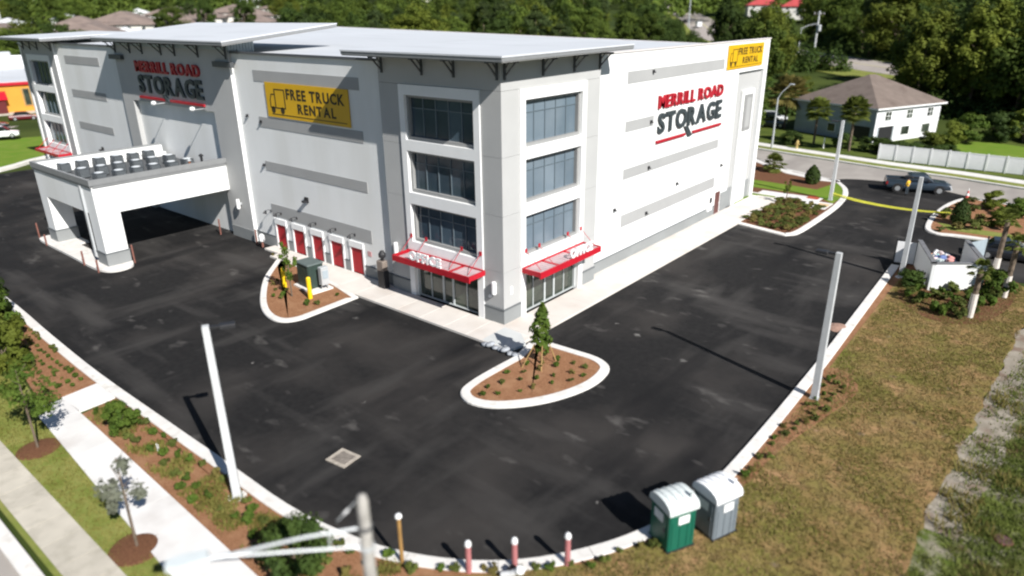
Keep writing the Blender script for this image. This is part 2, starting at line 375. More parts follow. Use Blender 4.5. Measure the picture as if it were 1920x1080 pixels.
# pavement round the building, slab by slab
def slabs(name, rects, z, mat, gap=.012):
    root=bpy.data.objects.new(name,None); COL.objects.link(root); tag(root,kind='structure')
    for x0,x1,y0,y1 in rects:
        MB().bevbox(x0+gap/2,x1-gap/2,y0+gap/2,y1-gap/2,-.15,z+random.uniform(-.004,.004),.012).build('pavement_slab',mat,root)
    return root
R=[]
xs=[-13.2,-11.1,-9.0,-6.9,-4.8,-2.7,-.9]
R+=[(a,b,-2.48,.21 if b<-8 else -.06) for a,b in zip(xs,xs[1:])]
R+=[(-.9,.45,-2.48,-.002),(.45,2.42,-2.48,-.25)]
ys=[-.25]+[2.0*k+1.9 for k in range(20)]
R+=[(.002,2.40,a,b) for a,b in zip(ys,ys[1:]) if b<=40.7]
R+=[(-.5,.002,9.76,14),(-.5,.002,14,20),(-.5,.002,20,26),(-.5,.002,26,32),(-.5,.002,32,39.7)]
xs2=[-22.6,-20.4,-18.2,-16,-13.2]
R+=[(a,b,-2.0 if b>-16 else -1.55,.24) for a,b in zip(xs2,xs2[1:])]
R+=[(-24.6,-22.6,-.75,.24)]
slabs('pavement',R,.155,WALK)
# walkway on to the small plot behind the far kerb island
slabs('walkway',[(2.42,4.3,40.4,42.4),(4.3,5.6,39.6,42.6),(5.6,7.0,38.3,41.0),(-.4,2.38,40.75,42.3)],.15,WALKN)
sheet('concrete_pad',[(.35,-2.4),(2.4,-2.4),(2.7,-1.3),(1.6,-.35),(.3,-.3)],.168,PAD)
# southern verge: beds, new walkway, turf, old pavement, street
sheet('mulch_bed',offset(SKs,-.52)[8:]+[(16.9,26),(17.3,10),(17.2,-4),(16.8,-9),(15.5,-13),(12.5,-16.9),(9.4,-19),(7.6,-20.6),(-9.3,-20.2),(-9.6,-18.4),(-11.9,-18.4),(-12,-21.0),(-27,-19.2),(-60,-19),(-76,-19),(-76,-17.9)],.09,MULCH)
sheet('turf',[(-76,-18.8),(-27,-19.0),(-16.6,-20.6),(-11.9,-21.1),(-4,-21.4),(6.5,-21.4),(14,-20),(20,-20),(20,-24.9),(-76,-24.9)],.075,TURF)
WK=[]
xs=[-11.5+1.9*k for k in range(0,12)]
def qslab(root,p,mat,z):
    m=MB().prism(p,-.12,z+random.uniform(-.004,.004)); return m.build('pavement_slab',mat,root)
root=bpy.data.objects.new('walkway',None); COL.objects.link(root); tag(root,kind='structure')
qslab(root,[(-11.85,-18.46),(-9.75,-18.46),(-9.72,-20.1),(-11.7,-20.2)],WALKN,.125)
for a,b in zip(xs,xs[1:]):
    up=lambda x: -20.13-(x+9.6)*.028 if x>-9.6 else -20.15
    lo=lambda x: -21.55-(x+10.3)*.06 if x<5 else -22.45
    qslab(root,[(a+.01,up(a)),(b-.01,up(b)),(b-.01,lo(b)),(a+.01,lo(a))],WALKN,.125)
root=bpy.data.objects.new('old_pavement',None); COL.objects.link(root); tag(root,kind='structure')
x=-60
while x<18:
    b=x+1.52; qslab(root,[(x+.012,-23.36),(b-.012,-23.36),(b-.012,-24.72),(x+.012,-24.72)],WALKO,.115); x=b
kerb_line('street_kerb',[(x,-25.62) for x in range(-76,22,4)],.52,z=.14)
sheet('street',[(-160,-25.6),(60,-25.6),(60,-45),(-160,-45)],.0,ROAD)
# eastern lawn
from mathutils import noise as mno0
def wig(x,y,a,sd): return x+a*(mno0.noise((y*.55,sd,0))+.5*mno0.noise((y*1.7,sd+3,0)))
def eastx(y): 
    P_=[(-7,23.1),(-2,23.2),(4,23.5),(14,23.9),(22,24.3),(27,24.4),(31,24.7)]
    for (a,xa),(b,xb) in zip(P_,P_[1:]):
        if y<=b: return xa+(xb-xa)*(y-a)/(b-a)
    return 24.7
sheet('lawn',[(16.6,25.8),(16.75,15),(16.9,5),(16.9,-5.2),(16.6,-8.4),(15.8,-11),(14.6,-13.3),(12.9,-15.2),(11.4,-16.6),(10.4,-17.4),(8.6,-20.4),(12,-20.5),(20,-20.5),(20,-14)]+[(wig(eastx(y)+.1,y,.5,4.0),y) for y in [-6.8+.6*k for k in range(55)]]+[(23.4,26.5),(22.5,27.5)],.11,LAWN)
sheet('mulch_bed',smooth_poly([(16.7,-7.6),(17.3,-5.5),(17.5,-2.4),(18.4,2.4),(18.7,4.9),(17.9,6.3),(16.75,6.2),(16.72,0)],3,True),.118,MULCH)
YS=[-4+.5*k for k in range(69)]
sheet('sandy_track',[(wig(eastx(y)+.05,y,.45,1.0),y) for y in YS]+[(wig(eastx(y)+1.35+.02*(y+4),y,.9,7.0),y) for y in YS[::-1]],.114,SAND)
sheet('weedy_ground',[(23.15,-7),(23.2,-2),(23.45,4),(23.75,10),(24.4,16),(26,24),(40,30),(60,30),(60,-20),(20,-20.5),(20,-14)],.104,WEED)
sheet('mulch_bed',smooth_poly([(16.75,23.6),(17.2,20),(18.0,18.2),(19.6,16.7),(21.6,17.2),(23.0,20.4),(23.3,25),(22.6,27.4),(16.9,27.4)],4,True),.122,MULCHD)
# near side road with the driveway mouth
sheet('side_road',[(-60,84),(-30,70),(-9.35,64.6),(-3.6,63.4),(6.2,61.4),(13.6,60.6),(20.6,59.1),(60,52),(60,44),(30,49.9),(21.4,51.2),(16.5,51.9),(4.6,51.65),(-1.0,53.2),(-4.6,56.4),(-8.3,59.6),(-30,66),(-60,78)],.008,ROAD)
sheet('asphalt_apron',smooth_poly([(3.9,51.2),(4.8,53.4),(8.5,54.6),(12.5,54.2),(15.6,53.0),(16.8,51.6),(10,50.5)],3,True),.016,ASPH)
rk=[(-30,70.3),(-9.35,64.9),(-3.6,63.7),(6.2,61.7),(13.6,60.9),(20.6,59.4),(60,52.3)]
kerb_line('kerb',rk,.3,z=.14)
sheet('verge',offset(rk,.3)+offset(rk,2.1)[::-1],.09,TURF)
kerb_line('roadside_pavement',offset(rk,2.1),1.9,z=.12)
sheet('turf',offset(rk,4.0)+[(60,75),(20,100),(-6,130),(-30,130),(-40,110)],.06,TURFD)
sheet('turf',smooth_poly([(8,70.5),(9,76),(10.5,84),(13,88),(18,87),(22,80),(24,70),(14,68)],4,True),.075,TURFL)
nk=[(4.5,51.9),(3.2,51.6),(-.8,52.9),(-3.0,54.8),(-8,58.7)]
kerb_line('roadside_pavement',nk,1.3,z=.15)
kerb_line('roadside_pavement',[(16.5,51.9),(21.4,51.25),(30,50),(60,44.2)],-.9,z=.15)
# far main road
def Rd(name,pts,wd,mat,lift=.15):
    a=pts; b=offset(pts,wd); m=MB(); n=len(a)
    for q in (a,b): m.v+=[(x,y,hterr(x,y)+lift) for x,y in q]
    m.f=[(i,i+1,n+i+1,n+i) for i in range(n-1)]
    o=structure(name,m,mat); fixnormals(o.data)
    if o.data.polygons[0].normal.z<0: o.data.flip_normals()
    return o
FR=smooth_poly([(40,118),(10,137),(-20,155.6),(-42,172.0),(-70,195),(-97,226),(-118,262),(-150,315),(-205,400),(-250,470)],6)
Rd('main_road',FR,-15,ROADF,.25)
Rd('road_line',offset(FR,-7.3),-.5,M('road_paint',(.55,.50,.30),.8,.05),.32)
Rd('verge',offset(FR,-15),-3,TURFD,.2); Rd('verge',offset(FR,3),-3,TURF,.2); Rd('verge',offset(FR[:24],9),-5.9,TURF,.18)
# western plot across the drive
sheet('turf',[(-78,-9),(-77.4,-3.8),(-78.8,-1.6),(-81,1.2),(-84,8),(-112,16),(-119,10),(-112,-2),(-104,-12),(-90,-18)],.35,TURFL,-1)
kerb_line('kerb',[(-76.6,-9),(-77.3,-3.8),(-78.6,-1.6),(-80.7,1.0),(-83.6,7)],.7,z=.4)
sheet('car_park',[(-128,30),(-116,12),(-104,-1),(-96,-16),(-140,-40),(-160,10)],.7,ROADF,-2)
# ------------------------------------------------------------------ letters
GL={}
def glyph(ch):
    """outline of one capital: triangulated front polygons in a 1-high box, advance width"""
    if ch in GL: return GL[ch]
    cu=bpy.data.curves.new('glyph','FONT'); cu.body=ch; cu.size=1; cu.resolution_u=3; cu.extrude=.5; cu.offset=.03
    ob=bpy.data.objects.new('glyph',cu); COL.objects.link(ob); bpy.context.view_layer.update()
    me=bpy.data.meshes.new_from_object(ob.evaluated_get(bpy.context.evaluated_depsgraph_get()))
    vs=[v.co.copy() for v in me.vertices]; fs=[tuple(p.vertices) for p in me.polygons]
    bpy.data.objects.remove(ob); bpy.data.curves.remove(cu); bpy.data.meshes.remove(me)
    x0=min(v.x for v in vs); x1=max(v.x for v in vs); y0=min(v.y for v in vs); y1=max(v.y for v in vs)
    GL[ch]=([((v.x-x0),(v.y-y0)/(y1-y0),v.z+.5) for v in vs],fs,x1-x0); return GL[ch]
def lettering(text, o, ux, n, W, H, d, mat, parent, name='letter', gap=.09, uz=(0,0,1)):
    adv=0; pl=[]
    for ch in text:
        if ch==' ': adv+=.32; continue
        vs,fs,wd=glyph(ch); pl.append((ch,adv)); adv+=wd+gap
    k=W/(adv-gap); o,ux,n,uz=Vector(o),Vector(ux),Vector(n),Vector(uz)
    for ch,a in pl:
        vs,fs,wd=glyph(ch); m=MB()
        m.add([o+ux*((a+x)*k)+uz*(y*H)+n*(z*d) for x,y,z in vs],fs); ob=m.build(name,mat,parent); fixnormals(ob.data)

# ------------------------------------------------------------------ storage building
B=thing('storage_building','large white and grey storage building with corner tower and flat white roof','building')
def P(name,m,mat,parent=None): return m.build(name,mat,parent or B)
DL,DR=.28,.55                       # set-back of the plain walls from the tower faces
def L(m,x0,x1,z0,z1,d0,d1): return m.box(x0,x1,-d1,-d0,z0,z1)     # on the long front (faces -Y), d outwards from y=0
def Rr(m,y0,y1,z0,z1,d0,d1): return m.box(d0,d1,y0,y1,z0,z1)      # on the end front (faces +X), d outwards from x=0
# long plain walls
def pier_wall(name,x0,x1,front,doors=None):
    pass
DOORS=[(-24.0,-22.72),(-21.68,-20.28),(-19.25,-17.98),(-16.95,-15.58),(-14.6,-13.3)]
m=MB(); y0=DL; T=.5
edges=[-27.1]+[e for d in DOORS for e in d]+[-9.86]
for i in range(0,len(edges),2): m.box(edges[i],edges[i+1],y0,y0+T,1.0,2.1); m.box(edges[i],edges[i+1],y0,y0+T,0,1.0)
m.box(-27.1,-9.86,y0,y0+T,2.1,15.0); P('wall',m,WHITE)
for i in range(0,len(edges),2):
    a,b=edges[i],edges[i+1]; a2=a+.22 if i>0 else a; b2=b-.22 if i<len(edges)-2 else b
    P('plinth',MB().box(a2,b2,y0-.06,y0-.002,0,.93),PLINTH); P('plinth_cap',MB().box(a2,b2,y0-.085,y0-.002,.932,.99),PCAP)
P('wall',MB().box(-62.2,-47.1,y0,y0+T,0,15.0),WHITE)
P('plinth',MB().box(-62.2,-47.1,y0-.06,y0-.002,0,.95),PLINTH)
for x0,x1 in ((-24.35,-12.15),(-60.2,-51.7)):
    for z0,z1 in ((13.06,13.84),(9.70,10.46),(6.36,7.09),(2.74,3.69)):
        if x0<-50 and z0<3: continue
        P('wall_band',MB().box(x0,x1,y0-.03,y0-.002,z0,z1),BAND)
P('gutter',MB().box(-27.1,-10.0,y0-.14,y0-.003,14.93,15.09),COPE); P('gutter',MB().box(-62.2,-47.1,y0-.14,y0-.003,14.93,15.09),COPE)
# end wall
xw=-DR
m=MB(); m.box(xw-T,xw,9.7,33.1,0,15.06); m.box(xw-T,xw,33.1,38.95,12.46,15.06); m.box(xw-T,xw,38.95,39.75,0,15.06); P('wall',m,WHITE)
P('recess_wall',MB().box(xw-T,xw-.32,33.1,38.95,0,12.46),GREY)
P('wall_panel',MB().box(xw-.31,xw-.12,34.75,37.7,0,10.75),WHITE)
wn=P('window',MB().box(xw-.119,xw-.04,35.35,37.15,7.05,10.35),FRAMEG)
P('pane',MB().box(xw-.039,xw-.02,35.75,36.75,7.35,10.05),BAND,wn)
P('plinth',MB().box(xw+.002,xw+.06,9.75,30.45,0,.93),PLINTH); P('plinth_cap',MB().box(xw+.002,xw+.085,9.75,30.45,.932,.99),PCAP)
P('plinth',MB().box(xw+.002,xw+.06,31.75,33.1,0,1.9),PLINTH); P('plinth',MB().box(xw-.318,xw-.25,33.12,34.74,0,1.9),PLINTH); P('plinth',MB().box(xw-.318,xw-.25,37.72,38.93,0,1.9),PLINTH)
for z0,z1 in ((13.0,13.80),(6.34,7.08),(2.78,3.70)):
    P('wall_band',MB().box(xw+.002,xw+.03,14.0,29.75 if z0>12 else 30.05,z0,z1),BAND)
P('wall_band',MB().box(xw+.002,xw+.03,14.0,18.0,9.72,10.45),BAND)
P('coping',MB().box(xw-.34,xw+.07,9.7,39.8,15.062,15.16),COPEW)
dr=P('steel_door',MB().box(xw+.002,xw+.05,30.55,31.5,0,2.15),M('brown_door',(.10,.035,.03),.5,.1)); P('handle',MB().box(xw+.052,xw+.1,31.3,31.4,1.0,1.1),GALV,dr)
mt=P('meter_panel',MB().box(xw+.002,xw+.16,28.8,29.75,.75,2.15),TRIM); P('meter',MB().box(xw+.162,xw+.22,29.1,29.5,1.5,1.95),BLACKM,mt); P('conduit',MB().box(xw+.162,xw+.2,29.2,29.35,.8,1.45),GALV,mt)
# back and west closing walls, roof
P('wall',MB().box(-73.6,-1.05,39.3,39.75,0,14.2),WHITE); P('wall',MB().box(-73.6,-73.2,.4,39.3,0,14.6),WHITE)
m=MB(); za=lambda x:14.35+(-x)/73*1.55
m.add([(-1.05,.3,14.88),(-73.5,.3,14.9),(-73.5,39.6,za(-73.5)),(-1.05,39.6,za(-1)),(-1.05,.3,14.6),(-73.5,.3,14.6),(-73.5,39.6,14.0),(-1.05,39.6,14.0)],[(0,3,2,1),(4,5,6,7),(0,1,5,4),(1,2,6,5),(2,3,7,6),(3,0,4,7)]); P('roof',m,ROOFW)
P('roof_edge',MB().add([(-1.05,39.6,za(-1)-.1),(-73.5,39.6,za(-73.5)-.1),(-73.5,39.75,za(-73.5)+.05),(-1.05,39.75,za(-1)+.05)],[(0,1,2,3)]),COPEW)
# membrane seams: narrow raised laps
m=MB()
for k in range(1,20):
    x=-1.05-3.6*k
    if x>-73: m.add([(x-.06,.35,14.895),(x+.06,.35,14.895),(x+.06,39.55,za(x)+.012),(x-.06,39.55,za(x)+.012)],[(0,1,2,3)])
o=P('roof_seam',m,M('membrane_lap',(.52,.535,.555),.5,.03))
# ---- corner tower
TW,TD=-9.86,9.72; HT=15.2
LX0,LX1,RY0,RY1=-8.05,-1.52,1.56,8.14          # outer edges of the white surrounds
JW=.46
ROWS=[(3.93,6.45),(7.17,9.79),(10.45,13.12)]
zj=[1.1,3.4,6.8,10.15,13.72,HT]
def tower_face(F,a0,a1,s0,s1):
    """wall panels either side of the surround, one per lift, 15 mm joints; a face runs a0..a1, the surround s0..s1"""
    for lo,hi in ((a0,s0),(s1,a1)):
        for z0,z1 in zip(zj,zj[1:]):
            P('wall_panel',F(MB(),lo,hi,z0+.015,z1 if z1<13.6 or True else z1,-.45,0),GREY)
    P('wall_panel',F(MB(),s0+.001,s1-.001,13.735,HT,-.45,0),GREY)
tower_face(L,TW,-.45,LX0,LX1); 
tower_face(Rr,.0,TD,RY0,RY1)
# corner block fills the gap between both faces
for lo,hi in ((TW,LX0),(LX1,.0)):
    m=MB(); m.box(lo,hi-.0,-.05 if lo==TW else -.051,.3,0,1.02); P('plinth',m,PLINTH); P('plinth_cap',MB().box(lo,hi+(.075 if hi==0 else 0),-.075,.3,1.022,1.10),PCAP)
P('plinth',MB().box(-.3,.05,-.05,RY0,0,1.021),PLINTH); P('plinth_cap',MB().box(-.3,.076,-.0745,RY0,1.0221,1.101),PCAP)
P('plinth',MB().box(-.3,.05,RY1,TD,0,1.02),PLINTH); P('plinth_cap',MB().box(-.3,.075,RY1,TD+.02,1.022,1.1),PCAP)
P('wall',MB().box(TW-.0,TW+.4,.46,1.2,0,HT),GREY); P('wall',MB().box(-1.2,-.46,TD-.4,TD-.001,0,HT),GREY)
core=MB().box(TW+.45,-.62,.62,TD-.45,0,HT-.3); P('wall',core,M('dark_interior',(.03,.032,.035),.9,.1))
def glazing(F,s0,s1,left):
    j0,j1=s0+JW,s1-JW
    P('surround',F(MB(),s0,j0,0,13.72,-.3,.09),TRIM); P('surround',F(MB(),j1,s1,0,13.72,-.3,.09),TRIM)
    zs=[2.75]+[z for r in ROWS for z in r]+[13.72]
    for i in range(0,len(zs),2): P('surround',F(MB(),j0+.001,j1-.001,zs[i],zs[i+1],-.3,.09),TRIM)
    for z0,z1 in ROWS:
        w_=P('window',F(F(F(F(MB(),j0+.002,j0+.18,z0+.002,z1-.002,-.42,-.12),j1-.18,j1-.002,z0+.002,z1-.002,-.42,-.12),j0+.181,j1-.181,z0+.002,z0+.2,-.42,-.12),j0+.181,j1-.181,z1-.16,z1-.002,-.42,-.12),FRAMEG)
        N=5; a,b=j0+.18,j1-.18; st=(b-a)/N; zt=z1-.16-.62
        for k in range(N):
            P('pane',F(MB(),a+k*st+.03,a+(k+1)*st-.03,z0+.2,zt-.025,-.38,-.34),PANE if left else PANE_SUN,w_)
            P('pane',F(MB(),a+k*st+.03,a+(k+1)*st-.03,zt+.025,z1-.16,-.38,-.34),PANE if left else PANE_SUN,w_)
            if k: P('mullion',F(MB(),a+k*st-.029,a+k*st+.029,z0+.2,z1-.16,-.40,-.29),MULL,w_)
        P('mullion',F(MB(),a,b,zt-.024,zt+.024,-.401,-.305),MULL,w_)
    # shop front
    sf=P('shopfront',F(F(F(MB(),j0+.002,j0+.08,0.16,2.75,-.42,-.18),j1-.08,j1-.002,.16,2.75,-.42,-.18),j0+.081,j1-.081,2.66,2.749,-.42,-.18),MULLW)
    cuts=[0,.2,.4,.56,.78,1] if left else [0,.2,.42,.6,.8,1]
    a,b=j0+.08,j1-.08
    for i,(c,d) in enumerate(zip(cuts,cuts[1:])):
        x0,x1=a+(b-a)*c,a+(b-a)*d
        P('pane',F(MB(),x0+.03,x1-.03,.2,2.65,-.36,-.33),PANE2,sf)
        if i: P('mullion',F(MB(),x0-(.07 if i in(2,3) else .029),x0+(.07 if i in(2,3) else .029),.16,2.66,-.38,-.27),MULLW,sf)
    P('sill',F(MB(),a,b,.156,.199,-.40,-.2),MULLW,sf)
glazing(L,LX0,LX1,True); glazing(Rr,RY0,RY1,False)
# tower canopy
def slab_canopy(x0,x1,y0,y1,zf,zb,th=.30,par=None):
    m=MB(); m.add([(x0,y0,zf-th),(x1,y0,zf-th),(x1,y1,zb-th),(x0,y1,zb-th),(x0,y0,zf-.02),(x1,y0,zf-.02),(x1,y1,zb-.02),(x0,y1,zb-.02)],
        [(0,3,2,1),(4,5,6,7),(0,1,5,4),(1,2,6,5),(2,3,7,6),(3,0,4,7)])
    c=P('canopy',m,SOFFIT)
    P('fascia',MB().add([(x0-.04,y0-.04,zf-.24),(x1+.04,y0-.04,zf-.24),(x1+.04,y1,zb-.24),(x0-.04,y1,zb-.24),(x0-.04,y0-.04,zf-.06),(x1+.04,y0-.04,zf-.06),(x1+.04,y1,zb-.06),(x0-.04,y1,zb-.06)],
        [(0,1,5,4),(1,2,6,5),(3,0,4,7),(2,3,7,6),(0,3,2,1)]),FASC,c)
    P('canopy_roof',MB().add([(x0-.08,y0-.08,zf-.059),(x1+.08,y0-.08,zf-.059),(x1+.08,y1,zb-.059),(x0-.08,y1,zb-.059),(x0-.08,y0-.08,zf+.03),(x1+.08,y0-.08,zf+.03),(x1+.08,y1,zb+.03),(x0-.08,y1,zb+.03)],
        [(0,3,2,1),(4,5,6,7),(0,1,5,4),(1,2,6,5),(2,3,7,6),(3,0,4,7)]),ROOFW,c)
    return c
def bracket(F,a,z1,c,reach=1.0,drop=1.0):
    m=MB(); F(m,a-.06,a+.06,z1-drop,z1,.02,.12); F(m,a-.06,a+.06,z1-.10,z1-.002,.121,reach)
    p=(lambda d,z:(a,-d,z)) if F is L else (lambda d,z:(d,a,z))
    m.tube(p(.1,z1-drop*.82),p(reach*.82,z1-.08),.055,.055,4); m.tube(p(.1,z1-drop*.45),p(reach*.40,z1-.08),.04,.04,4)
    P('bracket',m,CANO,c)
c=slab_canopy(-11.15,1.45,-1.6,11.1,15.62,15.72)
P('canopy_return',MB().box(-9.86,-.46,.46,9.7,HT-.25,15.34),GREY)
for x in (-9.45,-5.95,-3.4,-.22): bracket(L,x,15.30,c)
for y in (.25,3.65,6.72,9.52): bracket(Rr,y,15.30,c)
# ---- awnings over the shop fronts
def awning(F,s0,s1,text,t0,t1,label):
    aw=P('awning',F(F(F(F(MB(),s0,s1,2.92,3.30,1.42,1.52),s0,s1,3.04,3.34,.092,.18),s0,s0+.1,3.02,3.32,.181,1.419),s1-.1,s1,3.02,3.32,.181,1.419),REDP)
    aw['label']=label
    n=22
    for k in range(n):
        a=s0+.1+(s1-s0-.2)*k/n; b=a+(s1-s0-.2)/n
        pt=k in (0,5,6,15,16,21) if F is L else k in (5,6,14,15)
        P('slat',F(MB(),a+.02,b-.035,3.22,3.26,.185,1.415),REDP if pt and k%2==0 else CLEAR,aw)
    for k in (.06,.26,.72,.95):
        a=s0+(s1-s0)*k
        p=(lambda d,z:(a,-d,z)) if F is L else (lambda d,z:(d,a,z))
        P('tie_rod',MB().tube(p(.1,4.32),p(1.25,3.32),.02,.02,6),REDP,aw); P('tie_plate',F(MB(),a-.09,a+.09,4.2,4.45,.091,.13),REDP,aw)
    if F is L: lettering(text,(t0,-1.50,3.31),(1,0,0),(0,1,0),t1-t0,.60,.10,WHITEL,aw)
    else: lettering(text,(1.50,t0,3.31),(0,1,0),(-1,0,0),t1-t0,.60,.10,WHITEL,aw)
awning(L,-8.05,-1.35,'OFFICE',-6.5,-3.7,'red slatted awning with white letters on the long front')
awning(Rr,1.6,8.15,'OFFICE',4.75,7.2,'red slatted awning with white letters on the sunlit end front')
# ---- roll-up doors with white surrounds
for x0,x1 in DOORS:
    d=P('roll_door',MB().box(x0,x1,y0+.03,y0+.07,0.157,2.06),REDD)
    for k in range(12):
        z=.18+k*.155; P('door_rib',MB().box(x0+.01,x1-.01,y0+.01,y0+.029,z,z+.105),REDD,d)
    P('door_surround',MB().box(x0-.15,x0,y0-.07,y0-.003,0.0,2.1).box(x1,x1+.15,y0-.07,y0-.003,0,2.1).box(x0-.15,x1+.15,y0-.10,y0-.003,2.101,2.55),TRIM)
# ---- wall lights
def goose(x,z):
    l=P('wall_light',MB().box(x-.06,x+.06,y0-.05,y0-.031,z-.1,z+.1),BLACKM)
    P('lamp_arm',MB().path([(x,y0-.05,z),(x,y0-.28,z+.16),(x,y0-.5,z+.12)],.022,5),BLACKM,l); P('lamp_shade',MB().tube((x,y0-.48,z+.14),(x,y0-.62,z-.12),.05,.17,8),BLACKM,l)
for x in (-24.5,-23.1,-21.0,-18.6,-16.2,-14.0): goose(x,3.05)
def pack(F,a,z,d,big=1):
    l=P('wall_light',F(MB(),a-.13*big,a+.13*big,z-.12*big,z+.12*big,d+.002,d+.10),BLACKM); P('lamp_shade',F(MB(),a-.11*big,a+.11*big,z-.1*big,z-.02,d+.101,d+.24*big),BLACKM,l)
pack(L,-19.4,4.75,-DL,1.6); pack(L,-55.4,4.6,-DL,1.6)
for x,z in ((-24.1,10.1),(-24.5,6.75),(-25.9,10.4)): pack(L,x,z,-DL+.03,.8)
for y,z in ((17.45,13.6),(17.55,10.05),(17.62,6.65),(17.66,3.1),(12.95,4.36),(22.55,4.5),(31.1,4.6)): pack(Rr,y,z,-DR+.03,.85)
def sconce(c): 
    l=P('wall_light',MB().lathe(c,[(.13,0),(.15,.05),(.15,.75),(.12,.8)],10),TRIM); P('bracket',MB().box(c[0]-.05,c[0]+.05,c[1]+.06 if c[0]<-.2 else c[1]-.05,c[1]+.3 if c[0]<-.2 else c[1]+.05,c[2]+.3,c[2]+.5),GALV,l)
sconce((-9.2,-.17,2.75)); sconce((-.62,-.17,2.0)); sconce((-28.4,-.32,2.7))
P('alarm_bell',MB().tube((-1.05,-.003,1.75),(-1.05,-.1,1.75),.12,.10,10),TRIM); P('house_sign',MB().box(.002,.03,.6,.8,1.9,2.4),TRIM)
P('wall_sign',MB().box(-12.75,-12.35,y0-.03,y0-.003,1.75,2.1),M('notice',(.55,.3,.3),.5,.1))
# ---- middle bay of the long front
BX0,BX1=-47.1,-27.1; RX0,RX1,RZ=-45.0,-30.45,10.35
m=MB().box(BX0,RX0,0,.9,.0,15.15).box(RX1,BX1,0,.9,0,15.15).box(RX0,RX1,0,.9,RZ,15.15); P('bay_wall',m,GREY)
P('recess_wall',MB().box(RX0,RX1,.42,.9,0,RZ-.002),WHITE)
P('bay_side',MB().box(BX1+.001,BX1+.05,0.0,DL+.0,0,14.0),WHITE)
P('plinth',MB().box(RX1+.02,BX1+.06,-.06,-.002,0,.95),PLINTH)
for x0,x1 in ((BX1-1.9,BX1+.75),(BX0-.6,BX0+1.9)):
    P('ledge_block',MB().box(x0,x1,-.32,-.002,13.92,14.32),CANO)
c=slab_canopy(-47.4,-24.8,-1.6,8.6,15.85,16.9)
P('canopy_wall',MB().add([(-27.1,.02,15.0),(-27.1,2.3,15.0),(-27.1,2.3,15.9),(-27.1,.02,15.6),(-46.9,.02,15.0),(-46.9,2.3,15.0),(-46.9,2.3,15.9),(-46.9,.02,15.6)],[(0,1,2,3),(4,7,6,5),(0,3,7,4),(1,5,6,2)]),STEEL,c)
m=MB()
for k in range(9): m.box(-27.098,-27.05,.1+.25*k,.2+.25*k,14.9,15.62)
P('cladding_rib',m,STEEL,c)
for x in (-46.6,-43.6,-41.2,-37.7,-35.3,-31.5,-27.3): bracket(L,x,15.5,c)
# ---- far tower at the west end
FX0,FX1=-71.2,-62.2; G0,G1=-70.4,-63.7
for lo,hi in ((FX0,G0),(G1,FX1)):
    P('wall_panel',MB().box(lo,hi,0,.5,0,15.1),GREY)
P('wall_panel',MB().box(G0+.001,G1-.001,0,.5,13.73,15.1),GREY)
P('tower_side',MB().box(FX1+.001,FX1+.05,0,DL,0,15.0),WHITE)
P('wall',MB().box(FX0,FX0+.4,.5,.9,0,15.1),GREY)
P('surround',L(L(MB(),G0,G0+.5,0,13.72,-.3,.08),G1-.5,G1,0,13.72,-.3,.08),TRIM)
zs=[2.75]+[z for r in ROWS for z in r]+[13.72]
for i in range(0,len(zs),2): P('surround',L(MB(),G0+.501,G1-.501,zs[i],zs[i+1],-.3,.08),TRIM)
for z0,z1 in ROWS:
    w_=P('window',L(L(MB(),G0+.502,G1-.502,z0+.002,z0+.16,-.4,-.15),G0+.502,G1-.502,z1-.16,z1-.002,-.4,-.15),FRAMEG)
    a,b=G0+.52,G1-.52
    for k in range(5):
        st=(b-a)/5; P('pane',L(MB(),a+k*st+.03,a+(k+1)*st-.03,z0+.161,z1-.161,-.38,-.34),PANE,w_)
        if k: P('mullion',L(MB(),a+k*st-.029,a+k*st+.029,z0+.161,z1-.161,-.39,-.29),MULL,w_)
P('shopfront',L(MB(),G0+.51,G1-.51,0,2.74,-.4,-.35),PANE2)
c=slab_canopy(-72.9,-60.3,-1.6,8.5,15.55,15.9)
for x in (-70.7,-68.6,-66.4,-62.6): bracket(L,x,15.2,c)
aw=P('awning',L(L(L(L(MB(),-70.6,-63.5,3.0,3.3,1.42,1.52),-70.6,-63.5,3.04,3.34,.092,.18),-70.6,-70.5,3.02,3.32,.181,1.419),-63.6,-63.5,3.02,3.32,.181,1.419),REDP)
aw['label']='red slatted awning on the far tower past the drive-through roof'
for k in range(18):
    a=-70.5+6.9*k/18; P('slat',L(MB(),a+.02,a+.345,3.22,3.26,.185,1.415),REDP if k%6==0 else CLEAR,aw)
for k in range(4): 
    a=-70.2+2.1*k; P('tie_rod',MB().tube((a,-.1,4.32),(a,-1.25,3.32),.03,.03,6),REDP,aw)

# ------------------------------------------------------------------ signs on the building
s=thing('letter_sign','raised red and charcoal shop letters on the shaded bay over the drive-through','sign',(0,0,0))
lettering('MERRILL ROAD',(-43.0,-.004,12.98),(1,0,0),(0,-1,0),11.4,.94,.16,REDL,s)
lettering('STORAGE',(-42.9,-.004,11.18),(1,0,0),(0,-1,0),11.3,1.55,.16,DARKL,s)
MB().box(-43.2,-38.4,-.16,-.004,10.66,10.86).box(-37.4,-31.7,-.16,-.004,10.66,10.86).build('underline',REDL,s)
MB().ext([(0,0),(.55,0),(1.25,-.62),(.7,-.62)],(-38.75,-.004,11.2),(1,0,0),(0,0,1),(0,-1,0),.16).build('letter_leg',DARKL,s)
s=thing('letter_sign','raised red and charcoal shop letters on the sunlit white end wall','sign',(0,0,0))
lettering('MERRILL ROAD',(xw+.004,18.5,10.85),(0,1,0),(1,0,0),11.3,.95,.16,REDL,s)
lettering('STORAGE',(xw+.004,18.6,9.0),(0,1,0),(1,0,0),11.2,1.5,.16,DARKL,s)
MB().box(xw+.004,xw+.16,18.5,23.2,8.30,8.5).box(xw+.004,xw+.16,24.6,30.0,8.30,8.5).build('underline',REDL,s)
